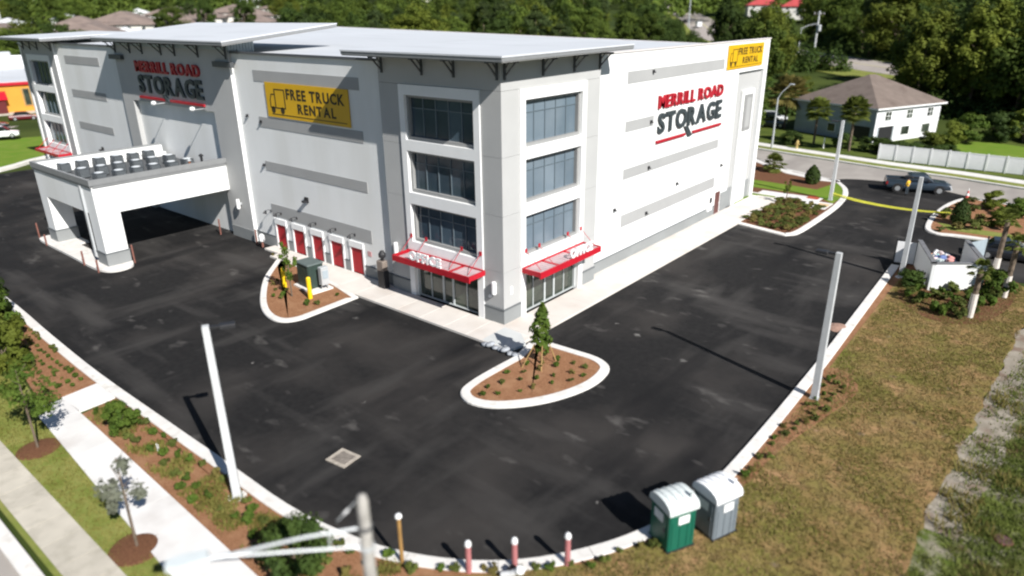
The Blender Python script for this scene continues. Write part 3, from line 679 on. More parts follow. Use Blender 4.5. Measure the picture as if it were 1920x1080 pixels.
MB().ext([(0,0),(.55,0),(1.4,-.85),(.8,-.85)],(xw+.004,23.0,9.02),(0,1,0),(0,0,1),(1,0,0),.16).build('letter_leg',DARKL,s)
def banner(label, o, ux, n, W, H):
    o,ux,n,uz=Vector(o),Vector(ux),Vector(n),Vector((0,0,1))
    b=thing('banner_sign',label,'sign',(0,0,0))
    def q(name,poly,d0,d1,mat): m=MB().ext(poly,o+n*d0,ux,uz,n,d1-d0); ob=m.build(name,mat,b); fixnormals(ob.data); return ob
    rc=lambda x0,x1,z0,z1:[(x0*W,z0*H),(x1*W,z0*H),(x1*W,z1*H),(x0*W,z1*H)]
    q('panel',rc(0,1,0,1),.004,.06,YEL)
    lettering('FREE TRUCK',o+ux*(.27*W)+uz*(.56*H)+n*.061,ux,n,.685*W,.30*H,.015,INK,b,gap=.12)
    lettering('RENTAL',o+ux*(.40*W)+uz*(.185*H)+n*.061,ux,n,.45*W,.28*H,.015,INK,b,gap=.14)
    q('underline',rc(.06,.965,.085,.105),.061,.075,INK)
    # box-truck outline: cargo box, cab, chassis, two wheels
    t=.010
    for r in (rc(.115,.25,.80,.80+t*3),rc(.25-t,.25,.30,.80),rc(.115,.115+t,.30,.80),rc(.05,.25,.27,.30)): q('truck_outline',r,.061,.075,INK)
    q('truck_outline',[(x*W,z*H) for x,z in ((.05,.30),(.05,.50),(.07,.68),(.113,.68),(.113,.65),(.076,.65),(.059,.50),(.059,.30))],.061,.075,INK)
    for cx_ in (.085,.205):
        ring=[(cx_*W+.10*H*math.cos(a),.22*H+.10*H*math.sin(a)) for a in [k*math.pi/6 for k in range(12)]]; q('truck_wheel',ring,.061,.075,INK)
banner('yellow truck rental banner on the long front, half shaded by the canopy',(-22.9,DL-.031,10.6),(1,0,0),(0,-1,0),9.65,2.46)
banner('yellow truck rental banner at the top far corner of the white end wall',(xw+.03,30.25,12.85),(0,1,0),(1,0,0),7.8,1.98)

# ------------------------------------------------------------------ drive-through canopy
K=thing('drive_through_canopy','white flat-roofed drive-through canopy on thick columns with grey parapet cap','canopy',(0,0,0))
def Q(n,m,mat,par=None): return m.build(n,mat,par or K)
X0,X1,Y0,Y1=-41.3,-29.95,-10.45,-.005
for x,ys_ in ((X0,(Y0,)),(X1-1.55,(Y0,))):
    for y in ys_:
        c=Q('column',MB().box(x,x+1.55,y,y+1.6,0,4.05),WHITE)
        Q('plinth',MB().box(x-.05,x+1.6,y-.05,y+1.65,0.01,1.08),PLINTH,c); Q('plinth_cap',MB().box(x-.08,x+1.63,y-.08,y+1.68,1.082,1.17),PCAP,c)
Q('beam',MB().box(X0,X1,Y0,Y0+.9,4.052,6.05),WHITE)
Q('beam',MB().box(X1-.9,X1,Y0+.901,Y1,4.052,6.05),WHITE); Q('beam',MB().box(X0,X0+.9,Y0+.901,Y1,4.052,6.05),WHITE)
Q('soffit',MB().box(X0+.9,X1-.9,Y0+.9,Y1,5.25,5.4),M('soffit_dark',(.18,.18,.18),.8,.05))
Q('roof',MB().box(X0+.3,X1-.3,Y0+.3,Y1,5.6,5.7),M('grey_roofing',(.10,.105,.11),.8,.12,.8,bump=.1))
def par_(x0,x1,y0_,y1_): 
    Q('parapet',MB().box(x0,x1,y0_,y1_,6.052,6.58),WHITE)
for r in ((X0+.02,X1-.02,Y0+.02,Y0+.28),(X1-.28,X1-.02,Y0+.281,Y1),(X0+.02,X0+.28,Y0+.281,Y1)): par_(*r)
CAP=M('parapet_cap',(.205,.21,.212),.6,.05)
def cap(x0,x1,y0_,y1_):
    Q('parapet_cap',MB().box(x0,x1,y0_,y1_,6.30,6.72),CAP)
    Q('parapet_cap',MB().box(x0+.05 if x0<X0 or True else x0,x1-.05,y0_+.05,y1_-.05,6.12,6.299),CAP)
cap(X0-.14,X1+.14,Y0-.14,Y0+.019); cap(X1-.019,X1+.14,Y0+.02,Y1); cap(X0-.14,X0+.019,Y0+.02,Y1)
sc=Q('downspout',MB().box(X1-2.0,X1-1.75,Y0-.15,Y0-.001,.6,6.1),GALV)
island_poly=orient(smooth_poly([(-42.6,-10.2),(-42.2,-11.1),(-40,-11.25),(-35,-11.25),(-31,-11.3),(-29.2,-11.0),(-28.6,-10.2),(-28.9,-9.2),(-29.9,-8.75)],4)+[(-33,-8.8),(-33,-9.6),(-38,-9.6),(-38,-8.8),(-42.5,-8.8)])
sheet('raised_island',island_poly,.17,CONC)
# rooftop condensers
ACM=M('condenser_casing',(.065,.073,.08),.5,.06,metal=.1); ACF=M('condenser_fan',(.62,.65,.67),.5,.05); ACL=M('condenser_louvre',(.13,.145,.155),.5,.1)
def condenser(label):
    t=thing('condenser_unit',label,'condenser',(0,0,0),0,'air conditioners on the drive-through roof')
    h=.95; MB().bevbox(-.44,.44,-.44,.44,.08,h,.06).build('casing',ACM,t); MB().box(-.36,.36,-.36,.36,0,.08).build('foot',BLACKM,t)
    gmb=MB()
    MB().lathe((0,0,h),[(.34,0),(.36,.03),(.30,.05),(.1,.07)],14).build('fan_guard',ACF,t)
    for i in range(5):
        z=.2+i*.13; MB().box(.441,.465,-.36,.36,z,z+.06).box(-.36,.36,-.465,-.441,z,z+.06).build('louvre',ACL,t)
    return t
rows=['row by the outer parapet','middle row','row nearest the end column']
ords=['front','second','third','fourth','fifth','hindmost']
first=None
for r,xx in enumerate((-39.7,-36.2,-33.2)):
    for k in range(6):
        lab='%s grey condenser of the %s on the drive-through roof'%(ords[k],rows[r])
        o=condenser(lab) if first is None else copy_tree(first)
        first=first or o; o['label']=lab; o.location=(xx+random.uniform(-.1,.1),-8.75+k*1.38+r*.12,5.7); o.scale=(.92,.92,.85); o.rotation_euler.z=random.uniform(-.06,.06)
t=thing('vent_pipe','rusty brown vent pipe on the drive-through roof near the wall','pipe',(-31.6,-2.2,5.7)); MB().tube((0,0,0),(0,0,.9),.09,.09,8).build('pipe',M('rust',(.25,.09,.04),.8),t); MB().lathe((0,0,.9),[(.16,0),(.16,.06),(.02,.16)],8).build('cap',GALV,t)
t=thing('vent_pipe','dark grey vent pipe on the drive-through roof by the end parapet','pipe',(-30.7,-1.6,5.7)); MB().tube((0,0,0),(0,0,1.3),.1,.1,8).build('pipe',BLACKM,t); MB().lathe((0,0,1.3),[(.2,0),(.2,.06),(.02,.2)],8).build('cap',BLACKM,t)
# spotlights under the letters on the bay
for k,x in enumerate((-38.6,-31.9)):
    l=P('wall_light',MB().path([(x,-.003,10.5),(x,-1.0,10.5)],.035,5),GALV); P('lamp_shade',MB().lathe((x,-1.05,10.4),[(.1,0),(.22,.12),(.2,.3),(.05,.36)],10),TRIM,l)
# ------------------------------------------------------------------ foliage
def quads_mesh(name, c, nrm, size, mat, aspect=1.0, tri=False):
    """leaf faces at centres c (n,3), normals nrm, sizes size"""
    n=len(c); nrm=nrm/np.linalg.norm(nrm,axis=1,keepdims=True)
    t=rng.normal(size=(n,3)); u=np.cross(nrm,t); u/=np.linalg.norm(u,axis=1,keepdims=True); v=np.cross(nrm,u)
    s=size[:,None]; a=aspect
    P_=np.stack([c-u*s*a*.5, c-v*s*.5+u*s*.05, c+u*s*a*.5, c+v*s*.5+u*s*.05],1).reshape(-1,3)
    me=bpy.data.meshes.new(name); me.vertices.add(4*n); me.vertices.foreach_set('co',P_.ravel())
    me.loops.add(4*n); me.loops.foreach_set('vertex_index',np.arange(4*n)); me.polygons.add(n)
    me.polygons.foreach_set('loop_start',np.arange(0,4*n,4)); me.polygons.foreach_set('loop_total',np.full(n,4))
    me.materials.append(mat); me.update(); me.validate(); return me
def crown_mesh(name, mat, rx, rz, z0, nclump, per, leaf, clump=.32, shell=.55, aspect=1.5, flat=.6):
    d=rng.normal(size=(nclump,3)); d/=np.linalg.norm(d,axis=1,keepdims=True)
    d[:,2]=np.where(d[:,2]<-.88,-d[:,2],d[:,2])
    rad=shell+(1-shell)*rng.random((nclump,1))**.6; cc=d*rad
    lump=1+.28*np.sin(3*np.arctan2(d[:,1],d[:,0])+rng.random()*6)*np.cos(2.2*d[:,2]+rng.random()*6)
    cc*=lump[:,None]
    cr=clump*(.6+.8*rng.random(nclump))
    q=rng.normal(size=(nclump,per,3)); q/=np.linalg.norm(q,axis=2,keepdims=True); q*=(rng.random((nclump,per,1))**.45)
    q[:,:,2]*=flat; pts=(cc[:,None,:]+q*cr[:,None,None]).reshape(-1,3)
    nr=(q+ .35*cc[:,None,:]+np.array([0,0,.45])).reshape(-1,3)+rng.normal(size=(nclump*per,3))*.45
    pts=pts*np.array([rx,rx,rz]); pts[:,2]+=z0+rz
    return quads_mesh(name,pts,nr,leaf*(.6+.8*rng.random(len(pts))),mat,aspect)
def trunk_mesh(name, h, r0, r1, limbs, spread, mat=None):
    m=MB(); pts=[(0,0,-.3)]; 
    for k in range(1,5): pts.append((random.uniform(-.03,.03)*h*k/4,random.uniform(-.03,.03)*h*k/4,h*k/4))
    for i,(a,b) in enumerate(zip(pts,pts[1:])): m.tube(a,b,r0+(r1-r0)*i/4,r0+(r1-r0)*(i+1)/4,7)
    for k in range(limbs):
        a=2*math.pi*k/limbs+random.random(); z=h*random.uniform(.55,.9); b=(pts[3][0],pts[3][1],z)
        e=(math.cos(a)*spread,math.sin(a)*spread,z+spread*random.uniform(.5,1)); m.tube(b,e,r1*.8,r1*.25,5)
    return m.mesh(name,mat or BARK)
KIND={}
KIND['oak']=[(trunk_mesh('trunk',6.5,.32,.16,5,3.2),crown_mesh('crown',mt_,5.6,6.2,1.2,80,105,.36,clump=.27)) for mt_ in (LEAF_A,LEAF_A,LEAF_C,LEAF_B)]
KIND['tall']=[(trunk_mesh('trunk',11,.30,.12,5,2.2),crown_mesh('crown',mt_,4.1,7.4,1.8,80,100,.34,clump=.27)) for mt_ in (LEAF_C,LEAF_A,LEAF_B)]
KIND['pine']=[(trunk_mesh('trunk',15,.24,.10,6,1.6),crown_mesh('crown',mt_,2.9,4.6,8.8,44,90,.32,clump=.34)) for mt_ in (LEAF_D,LEAF_D)]
KIND['bush']=[(trunk_mesh('trunk',.9,.06,.03,4,.5),crown_mesh('crown',mt_,1.25,1.0,.05,40,110,.12)) for mt_ in (LEAF_S,LEAF_C,LEAF_B)]
def tree(name,label,cat,kind,var,x,y,h=1,wd=None,z=None,group=None):
    tm,cm=KIND[kind][var%len(KIND[kind])]
    t=thing(name,label,cat,(x,y,hterr(x,y) if z is None else z),random.uniform(0,6.28),group)
    t.scale=((wd or h),(wd or h),h)
    link('trunk',tm,t); link('crown',cm,t); return t
# small planting
PLM=[crown_mesh('bed_plant',mt_,.16,.17,.0,9,30,.065,clump=.5,shell=.3,aspect=1.8) for mt_ in (LEAF_P,LEAF_S,LEAF_O,LEAF_P,LEAF_S)]
def plants(pts, label, group, z, smin=.6, smax=1.15, meshes=PLM):
    for x,y in pts:
        s=random.uniform(smin,smax); o=link('bed_plant',random.choice(meshes),None,(x,y,z),random.uniform(0,6.28),(s,s,s*random.uniform(.8,1.2)))
        tag(o,label,'plant',group)
def rows_in(poly, step, jit):
    xs=[p[0] for p in poly]; ys=[p[1] for p in poly]; out=[]; y=min(ys); k=0
    while y<max(ys):
        x=min(xs)+(step/2 if k%2 else 0)
        while x<max(xs):
            a,b=x+random.uniform(-jit,jit),y+random.uniform(-jit,jit)
            if inpoly(a,b,poly): out.append((a,b))
            x+=step
        y+=step*.86; k+=1
    return out
bedW=[(-28,-18.0),(-12.4,-18.6),(-12.4,-20.5),(-16,-20.2),(-28,-18.8)]
plants(rows_in(bedW,.62,.08),'small green bedding plant in the tidy rows of the western mulch bed','plants in the western bed',.1,.5,.95)
bedS=[(-9.2,-18.6),(4,-18.5),(7,-18.0),(9,-17.4),(11,-16.4),(10.4,-17.4),(8.4,-19.6),(7.5,-20.2),(-9,-19.9)]
plants(rows_in(bedS,.85,.22),'grassy green bedding plant in the mulch bed along the curved kerb','plants in the southern bed',.1,.7,1.3)
plants(scatter([(11,-16.5),(13,-14.9),(14.7,-13),(15.8,-11),(16.4,-9),(16.2,-11),(15,-13.4),(12.4,-16)],14,.4),'small plant in the narrow bed behind the pink posts','plants behind the pink posts',.1,.7,1.1)
plants(rows_in(offset(inB,.25,True),.92,.16),'small green plant in the mulch island at the building corner','plants in the corner island',.13,.55,1.0)
plants(scatter(offset(inA,.3,True),16,.5),'small plant in the mulch island with the green cabinet','plants in the cabinet island',.13,.6,1.1)
plants(scatter([(17.0,-6.5),(17.4,-3),(18.2,2.4),(18.4,4.6),(17.2,5.8),(17,0)],26,.42),'small plant in the mulch strip by the lone lamp post','plants by the lamp post',.12,.6,1.0)
bedC=[(2.4,30.2),(6.3,29.1),(6.9,30.5),(7,39),(2.4,40)]
CGM=[crown_mesh('bed_plant',mt_,.36,.26,.0,14,40,.09,clump=.5,shell=.3,aspect=2.2) for mt_ in (LEAF_O,LEAF_P,LEAF_P)]
plants(scatter(bedC,95,.45),'low olive grass clump in the bed at the far end of the pavement','grass clumps in the far bed',.13,.5,.85,CGM)
bedE=offset(inE,.3,True)
plants(scatter(bedE,30,.9),'low shrub seedling in the bed beside the driveway mouth','plants by the driveway mouth',.13,.7,1.4,CGM)
plants(scatter([(17.0,22.5),(17.6,19.5),(19.6,17.2),(21.4,17.6),(22.6,20.4),(22.9,25),(22.2,26.8),(21.6,24.6),(18.7,21.6)],34,.6),'leafy shrub in the hedge planting round the bin enclosure','shrubs round the bin enclosure',.12,1.2,2.2,[PLM[1],PLM[1],PLM[0],KIND['bush'][0][1]] if False else [PLM[1],PLM[0]])
# larger shrubs and young trees
tree('shrub','big round dark green shrub beside the white utility mast','shrub','bush',1,7.55,-19.75,1.15,.85,.08)
tree('shrub','bright green shrub at the frame edge west of the walkway, farthest of three','shrub','bush',1,-25.2,-19.3,1.7,1.0,.07)
tree('shrub','bright green shrub west of the walkway, middle of three','shrub','bush',0,-21.3,-20.3,1.7,1.15,.07)
tree('shrub','bright green shrub by the walkway corner, nearest to the tree ring','shrub','bush',2,-17.0,-20.9,1.45,1.0,.07)
def young_tree(label,x,y,h,mat,sparse,lean=0,ring=.75,cw=.9):
    t=thing('young_tree',label,'tree',(x,y,.08)); m=MB(); m.tube((0,0,0),(.05,0,h*.45),.055,.04,7); m.tube((.05,0,h*.45),(.0,.05,h*.9),.04,.015,6)
    for k in range(7):
        a=k*2.4; z=h*(.4+.07*k); m.tube((.04,0,z),(math.cos(a)*.5*cw,math.sin(a)*.5*cw,z+.5),.02,.006,4)
    m.build('trunk',BARK,t); link('crown',crown_mesh('crown',mat,cw,h*.34,h*.32,sparse,70,.10,clump=.34,shell=.25),t)
    if ring: tag(MB().lathe((x,y,.075),[(ring,0),(ring*.9,.03),(ring*.5,.07),(.06,.09)],20).build('mulch_ring',MULCHD),'round mulch ring at the foot of the '+label.split(' on ')[0].split(' over')[0],'mulch ring')
    return t
young_tree('leafy young street tree on the turf near the walkway corner',-7.75,-22.5,4.3,LEAF_S,26,ring=.85,cw=1.15)
young_tree('thin grey-green young street tree overhanging the walkway',1.85,-22.5,4.2,LEAF_Y,11,ring=.95,cw=.8)
young_tree('slender young tree in the cabinet island by the yellow posts',-14.1,-5.3,3.7,LEAF_S,14,ring=0,cw=.6)

young_tree('tiny sapling in the bed at the far end of the pavement',3.3,38.4,2.4,LEAF_B,8,ring=0,cw=.4)
def spire(label,x,y,h,r,mat,n=1500,z0=0,rag=0):
    t=thing('conical_shrub',label,'shrub',(x,y,.1)); MB().tube((0,0,0),(0,0,h*.8),.05,.02,6).build('trunk',BARK,t)
    z=rng.random(n)**.8; a=rng.random(n)*6.28; rr=r*np.sin(np.pi*np.clip(.18+.82*z,0,1))**.8*(.65+.35*rng.random(n))*(1+rag*np.sin(a*2+z*9)*np.cos(z*13+a))
    c=np.stack([rr*np.cos(a),rr*np.sin(a),z0+z*(h-z0)],1); link('crown',quads_mesh('crown',c,np.stack([np.cos(a),np.sin(a),.5+0*a],1)+rng.normal(size=(n,3))*.4,.16*(.6+.8*rng.random(n)),mat,1.5),t)
spire('slim upright young conifer in the mulch island at the building corner',4.75,-2.5,3.5,.50,LEAF_S,900,.7,.55)
spire('dark conical shrub beside the yellow tape at the driveway mouth',17.6,40.3,2.3,.75,LEAF_C)
spire('dark conical shrub on the far side of the driveway, by the kerb',2.6,48.4,2.0,.8,LEAF_C)
for x,y,lab in ((20.5,41.5,'round green shrub in the bed behind the dark conical shrub'),(21.0,46.0,'round green shrub near the side road at the frame edge'),(19.2,48.0,'round shrub in the bed near the red and white cone')):
    tree('shrub',lab,'shrub','bush',random.randint(0,2),x,y,.8,.8,.1)
tree('shrub','light green shrub at the right of the bin enclosure','shrub','bush',0,22.2,23.6,.8,.75,.1)
tree('shrub','dark shrub in the shade between lamp post and bin enclosure','shrub','bush',1,17.6,21.8,.6,.6,.1)
tree('shrub','weedy green bush at the western end of the southern bed beside the walkway','shrub','bush',0,-6.2,-19.55,.75,.5,.08)
# palms
def frond(m,a,el,L_,wd,droop):
    ca,sa=math.cos(a),math.sin(a); pr=None; N=5
    for k in range(N+1):
        t=k/N; e=el-droop*t*t; r=L_*t*math.cos(el*.7); z=L_*t*math.sin(el)-droop*L_*t*t*.6
        w_=wd*(.25+1.5*t*(1-t)*2); p=Vector((ca*r,sa*r,z)); s_=Vector((-sa,ca,0))*w_
        cur=(p+s_-Vector((0,0,w_*.4)),p,p-s_-Vector((0,0,w_*.4)))
        if pr: m.add([pr[0],pr[1],cur[1],cur[0]],[(0,1,2,3)]); m.add([pr[1],pr[2],cur[2],cur[1]],[(0,1,2,3)])
        pr=cur
def fan(m,c,a,el,r):
    """a palmetto fan: narrow leaflets radiating from the end of a stem"""
    d=Vector((math.cos(a)*math.cos(el),math.sin(a)*math.cos(el),math.sin(el))); s_=Vector((-math.sin(a),math.cos(a),0)); h=Vector(c)+d*r*.55
    m.tube(c,h,.018,.014,4)
    for k in range(11):
        q=(k-5)*.24; e=h+(d*math.cos(q)+s_*math.sin(q))*r*.62-Vector((0,0,.10*r+abs(q)*.05)); w_=(s_*math.cos(q)-d*math.sin(q))*.065*r
        mid=h+(e-h)*.5+Vector((0,0,.06*r)); m.add([h,mid+w_,e,mid-w_],[(0,1,2,3)])
def palm(label,x,y,h,r,n,white=0,z=.1,mat=LEAF_G,up=.5,group=None):
    t=thing('palm_tree',label,'palm tree',(x,y,z)); pts=[(0,0,0),(.05,.02,h*.5),(.0,.06,h)]
    for k in range(7):
        pass
    m=MB(); prof=[]
    for k in range(int(h/.22)+1): prof+=[(.15+.02*(k%2),k*.22)]
    m.lathe((0,0,0),prof,9); m.build('trunk',BARK,t)
    if white: MB().lathe((0,0,.02),[(.19,0),(.20,white*.5),(.19,white)],10).build('trunk_wrap',M('white_wrap',(.62,.57,.52),.8,.1,6),t)
    f=MB()
    for k in range(n):
        el=1.4-2.1*(k/n)**1.15+random.uniform(-.1,.1); fan(f,(0,0,h),k*2.4,el,r*random.uniform(.8,1.1))
    f.build('fronds',mat,t)
palm('newly planted palm with white wrapped trunk right in front of the bin enclosure',21.5,18.4,3.1,.72,14,1.55)
palm('newly planted palm with white wrapped trunk, rightmost beside the enclosure',22.7,23.4,3.6,.75,14,1.5)
palm('newly planted palm with white wrapped trunk, farthest behind the enclosure corner',21.7,27.0,4.3,.8,15,1.5)
palm('sabal palm with full crown before the brown-roofed house, nearest the lamp post',.4,70.2,5.2,1.9,60,0,.1)
palm('sabal palm left of the fuller one before the brown-roofed house',-5.0,73.0,4.5,1.8,52,0,.1)
palm('brown-fringed palm behind the street lamp at the end of the white wall',-13.0,84.0,5.2,3.0,44,0,.1,LEAF_O)
palm('squat blue-green palm shrub by the roadside pavement',-2.9,52.0,.9,1.3,34,0,.1)
# stakes beside the corner tree
for i,(x,y) in enumerate(((4.2,-3.6),(5.3,-3.3),(5.4,-2.0))):
    t=tag(MB().tube((x,y,.05),(4.8+(x-4.8)*.4,-2.5+(y+2.5)*.4,1.35),.035,.03,6).build('tree_stake',STAKE),'tan wooden brace leaning on the young tree in the corner island','stake','braces of the corner tree')
# grass and weed relief
def blades(name, poly, n, h, mat, z, label_kind='stuff', spread=.05, patch=None):
    pts=[]; xs=[p[0] for p in poly]; ys=[p[1] for p in poly]
    while len(pts)<n:
        x,y=random.uniform(min(xs),max(xs)),random.uniform(min(ys),max(ys))
        if inpoly(x,y,poly) and (patch is None or patch(x,y)): pts.append((x,y))
    p=np.array(pts); N_=len(p)*3; b=np.repeat(p,3,0)+rng.normal(size=(N_,2))*spread; a=rng.random(N_)*6.28; hh=h*(.4+.9*rng.random(N_)); w_=.018+.02*rng.random(N_)
    d=np.stack([np.cos(a),np.sin(a)],1); s_=np.stack([-np.sin(a),np.cos(a)],1)
    v=np.zeros((N_,3,3)); v[:,0,:2]=b+s_*w_[:,None]; v[:,1,:2]=b-s_*w_[:,None]; v[:,2,:2]=b+d*(hh*.6)[:,None]; v[:,:2,2]=z-.01; v[:,2,2]=z+hh
    me=bpy.data.meshes.new(name); me.vertices.add(3*N_); me.vertices.foreach_set('co',v.ravel()); me.loops.add(3*N_); me.loops.foreach_set('vertex_index',np.arange(3*N_))
    me.polygons.add(N_); me.polygons.foreach_set('loop_start',np.arange(0,3*N_,3)); me.polygons.foreach_set('loop_total',np.full(N_,3)); me.materials.append(mat); me.update()
    return tag(link(name,me),kind='stuff')
from mathutils import noise as mno
lawn=[(16.8,25),(17,5),(17,-5.2),(16.7,-8.4),(15.9,-11),(14.7,-13.3),(13,-15.2),(11.5,-16.6),(9.5,-20),(20,-20),(20,-14),(23.2,-6.8),(23.2,-1.5),(23.5,4),(23.9,14),(24.3,22),(23.4,26.5)]
blades('lawn_grass',lawn,30000,.07,GRASSM,.11)
blades('lawn_grass',lawn,9000,.08,GRASSG,.11,patch=lambda x,y: mno.noise((x*.35,y*.35,2.0))>.0)
wd_=[(23.3,-7),(23.4,-2),(23.6,4),(24,10),(25,16),(30,14),(31,-16),(21,-20),(20,-15)]
blades('weeds',wd_,20000,.15,WEEDM,.10,spread=.16,patch=lambda x,y: .5*mno.noise((x*.5,y*.5,5.0))+.7*mno.noise((x*2.6,y*2.6,1.0))+min(.25,(x-eastx(y)-1.0)*.25)>random.uniform(-.25,.25))
blades('weeds',wd_,3000,.3,LEAF_O,.10,spread=.08,patch=lambda x,y: mno.noise((x*.6,y*.6,9.0))>.1)
blades('bed_grass',[(-9.2,-18.7),(4,-18.6),(8,-17.9),(10.5,-17),(8.4,-19.6),(7.5,-20.2),(-9,-20.0)],2600,.16,GRASSG,.09,spread=.09,patch=lambda x,y: mno.noise((x*.8,y*.8,4.0))>.02)
blades('turf_grass',[(-28,-21.5),(-16.6,-20.9),(-12,-21.4),(5,-22.5),(8,-22),(8,-23.3),(-40,-23.3),(-40,-20)],9000,.07,GRASSG,.075)
# ------------------------------------------------------------------ street furniture
def lamp_post(label,x,y,h,rz,head=True):
    t=thing('lamp_post',label,'lamp post',(x,y,.1),rz,'lamp posts round the lot')
    MB().obox((0,0,0),.42,.42,.04).build('base_plate',GALV,t)
    m=MB(); a,b=.155,.115
    m.add([(-a,-a,.04),(a,-a,.04),(a,a,.04),(-a,a,.04),(-b,-b,h),(b,-b,h),(b,b,h),(-b,b,h)],[(0,3,2,1),(4,5,6,7),(0,1,5,4),(1,2,6,5),(2,3,7,6),(3,0,4,7)]); m.build('pole',CONCP,t)
    MB().box(-.07,.07,.10,.55,h-.12,h-.04).build('arm',BLACKM,t); MB().bevbox(-.17,.17,.45,1.0,h-.16,h-.02,.03).build('lamp_head',BLACKM,t)
    MB().box(-.08,.08,-.165,-.148,.55,.85).build('hand_hole_cover',GALV,t)
    MB().lathe((0,0,-.09),[(.36,0),(.36,.085)],16).build('footing',CONC,t)
    for sx in (-.16,.16):
        for sy in (-.16,.16): MB().lathe((sx,sy,.04),[(.025,0),(.025,.06)],6).build('anchor_bolt',STEEL,t)
    return t
lamp_post('square pale lamp post in the southern mulch bed nearest the viewer',2.07,-18.75,7.35,-.5)
lamp_post('square pale lamp post in the mulch patch on the eastern lawn edge',17.25,2.85,7.45,1.57)
lamp_post('square pale lamp post beside the bin enclosure',16.65,23.4,7.1,1.57)
lamp_post('square pale lamp post at the driveway mouth behind the far bed',6.3,42.4,7.7,1.57)
# concrete mast with truss arm over the street
t=thing('street_light_mast','white concrete street light mast with twin-tube arm reaching over the old pavement','street light',(14.8,-22.0,0))
MB().lathe((0,0,-.2),[(.22,0),(.18,3),(.145,6),(.122,8.5),(.09,8.62),(.03,8.66)],14).build('pole',M('mast_concrete',(.37,.35,.32),.85,.2,2.2,bump=.3,bscale=20),t)
el=(-1.5,-2.25,-.0+7.62)
MB().path([(0,0,7.62),(-.7,-1.02,7.66),el],.034,8).build('arm',GALV,t); MB().path([(0,0,7.1),(-.7,-1.06,7.34),(el[0],el[1],el[2]-.03)],.028,8).build('arm',GALV,t)
MB().tube((-.42,-.62,7.24),(-.42,-.61,7.62),.022,.022,6).build('arm_strut',GALV,t)
for z in (7.58,7.06): MB().lathe((0,0,z),[(.165,0),(.165,.09)],14).build('clamp',M('dark_clamp',(.10,.10,.10),.5) if z>7.5 else GALV,t)
MB().path([el,(-1.72,-2.62,7.64)],.05,8).build('arm_end',GALV,t)
MB().add([],[]).ext([(-.16,0),(.16,0),(.19,.5),(.11,.78),(-.11,.78),(-.19,.5)],(-1.72,-2.55,7.60),(.86,-.5,0),(-.5,-.86,0),(0,0,1),.14).build('lamp_head',M('lamp_head_grey',(.58,.62,.62),.4,.05),t)
MB().tube((-.1,-.05,8.3),(-.42,-.38,7.8),.012,.012,5).build('guy_wire',GALV,t); MB().tube((-.24,-.2,8.08),(-.31,-.27,7.97),.028,.028,6).build('insulator',TRIM,t)
def post(name,label,x,y,h,r,mat,capm=None,group=None,capr=1.3,stripe=None):
    t=thing(name,label,name.replace('_',' '),(x,y,.02),0,group)
    MB().lathe((0,0,0),[(r,0),(r,h-r*.3)] if capm else [(r,0),(r,h-r*.6),(r*.7,h-r*.15),(r*.2,h)],10).build('shaft',mat,t)
    if capm: MB().lathe((0,0,h-r*.3),[(r*capr,0),(r*capr*1.02,r*.9),(r*capr*.75,r*1.7),(r*.25,r*2.1)],10).build('cap',capm,t)
    return t
PINK=M('faded_pink',(.40,.15,.15),.6,.1,4); RUSTP=M('red_brown_paint',(.20,.085,.065),.6,.15,4); YELB=M('yellow_sleeve',(.78,.52,.01),.45,.04)
for x,y,h,l in ((11.85,-15.95,1.22,'faded pink post with white dome cap, leftmost of three by the kerb'),(12.95,-14.85,1.2,'faded pink post with white dome cap, middle of three behind the white valve'),(14.25,-13.6,1.26,'faded pink post with white dome cap, nearest the green toilet')):
    post('marker_post',l,x,y,h,.10,PINK,TRIM,'pink posts along the kerb',1.15)
post('wooden_post','brown wooden post with white ball cap left of the pink posts',9.8,-17.1,2.05,.07,M('brown_wood',(.30,.17,.055),.8,.15,5),TRIM,None,1.7)
t=thing('pipe_valve','white pipe valve with black bracket at the foot of the pink posts','valve',(13.25,-15.35,.08)); MB().path([(-.35,-.1,.15),(-.05,0,.3),(.25,.1,.55)],.11,10).build('pipe',TRIM,t); MB().lathe((.25,.1,.48),[(.15,0),(.17,.08),(.1,.2)],10).build('cap',TRIM,t); MB().box(-.25,-.1,.05,.3,0,.4).build('bracket',BLACKM,t)
for x,y,h,l in ((-29.7,-8.7,1.45,'red-brown bollard under the near corner column of the drive-through'),(-31.3,-.75,1.4,'red-brown bollard against the wall inside the drive-through exit'),(-42.8,-10.9,1.35,'red-brown bollard at the far end of the raised island'),(-29.6,-11.35,1.0,'short red-brown bollard at the near tip of the raised island'),(-32.2,-11.35,1.15,'red-brown bollard on the near half of the raised island edge'),(-40,-11.3,.95,'red-brown bollard on the far half of the raised island edge'),(-26.3,-.35,1.3,'red-brown bollard against the long front wall')):
    post('bollard',l,x,y,h,.065,RUSTP,None,'red-brown bollards at the drive-through')
post('bollard','yellow bollard in front of the green cabinet, nearer the shop front',-12.8,-4.75,1.62,.15,YELB,None,'yellow bollards in the cabinet island')
post('bollard','yellow bollard left of the young tree in the cabinet island',-15.95,-4.6,1.55,.15,YELB,None,'yellow bollards in the cabinet island')
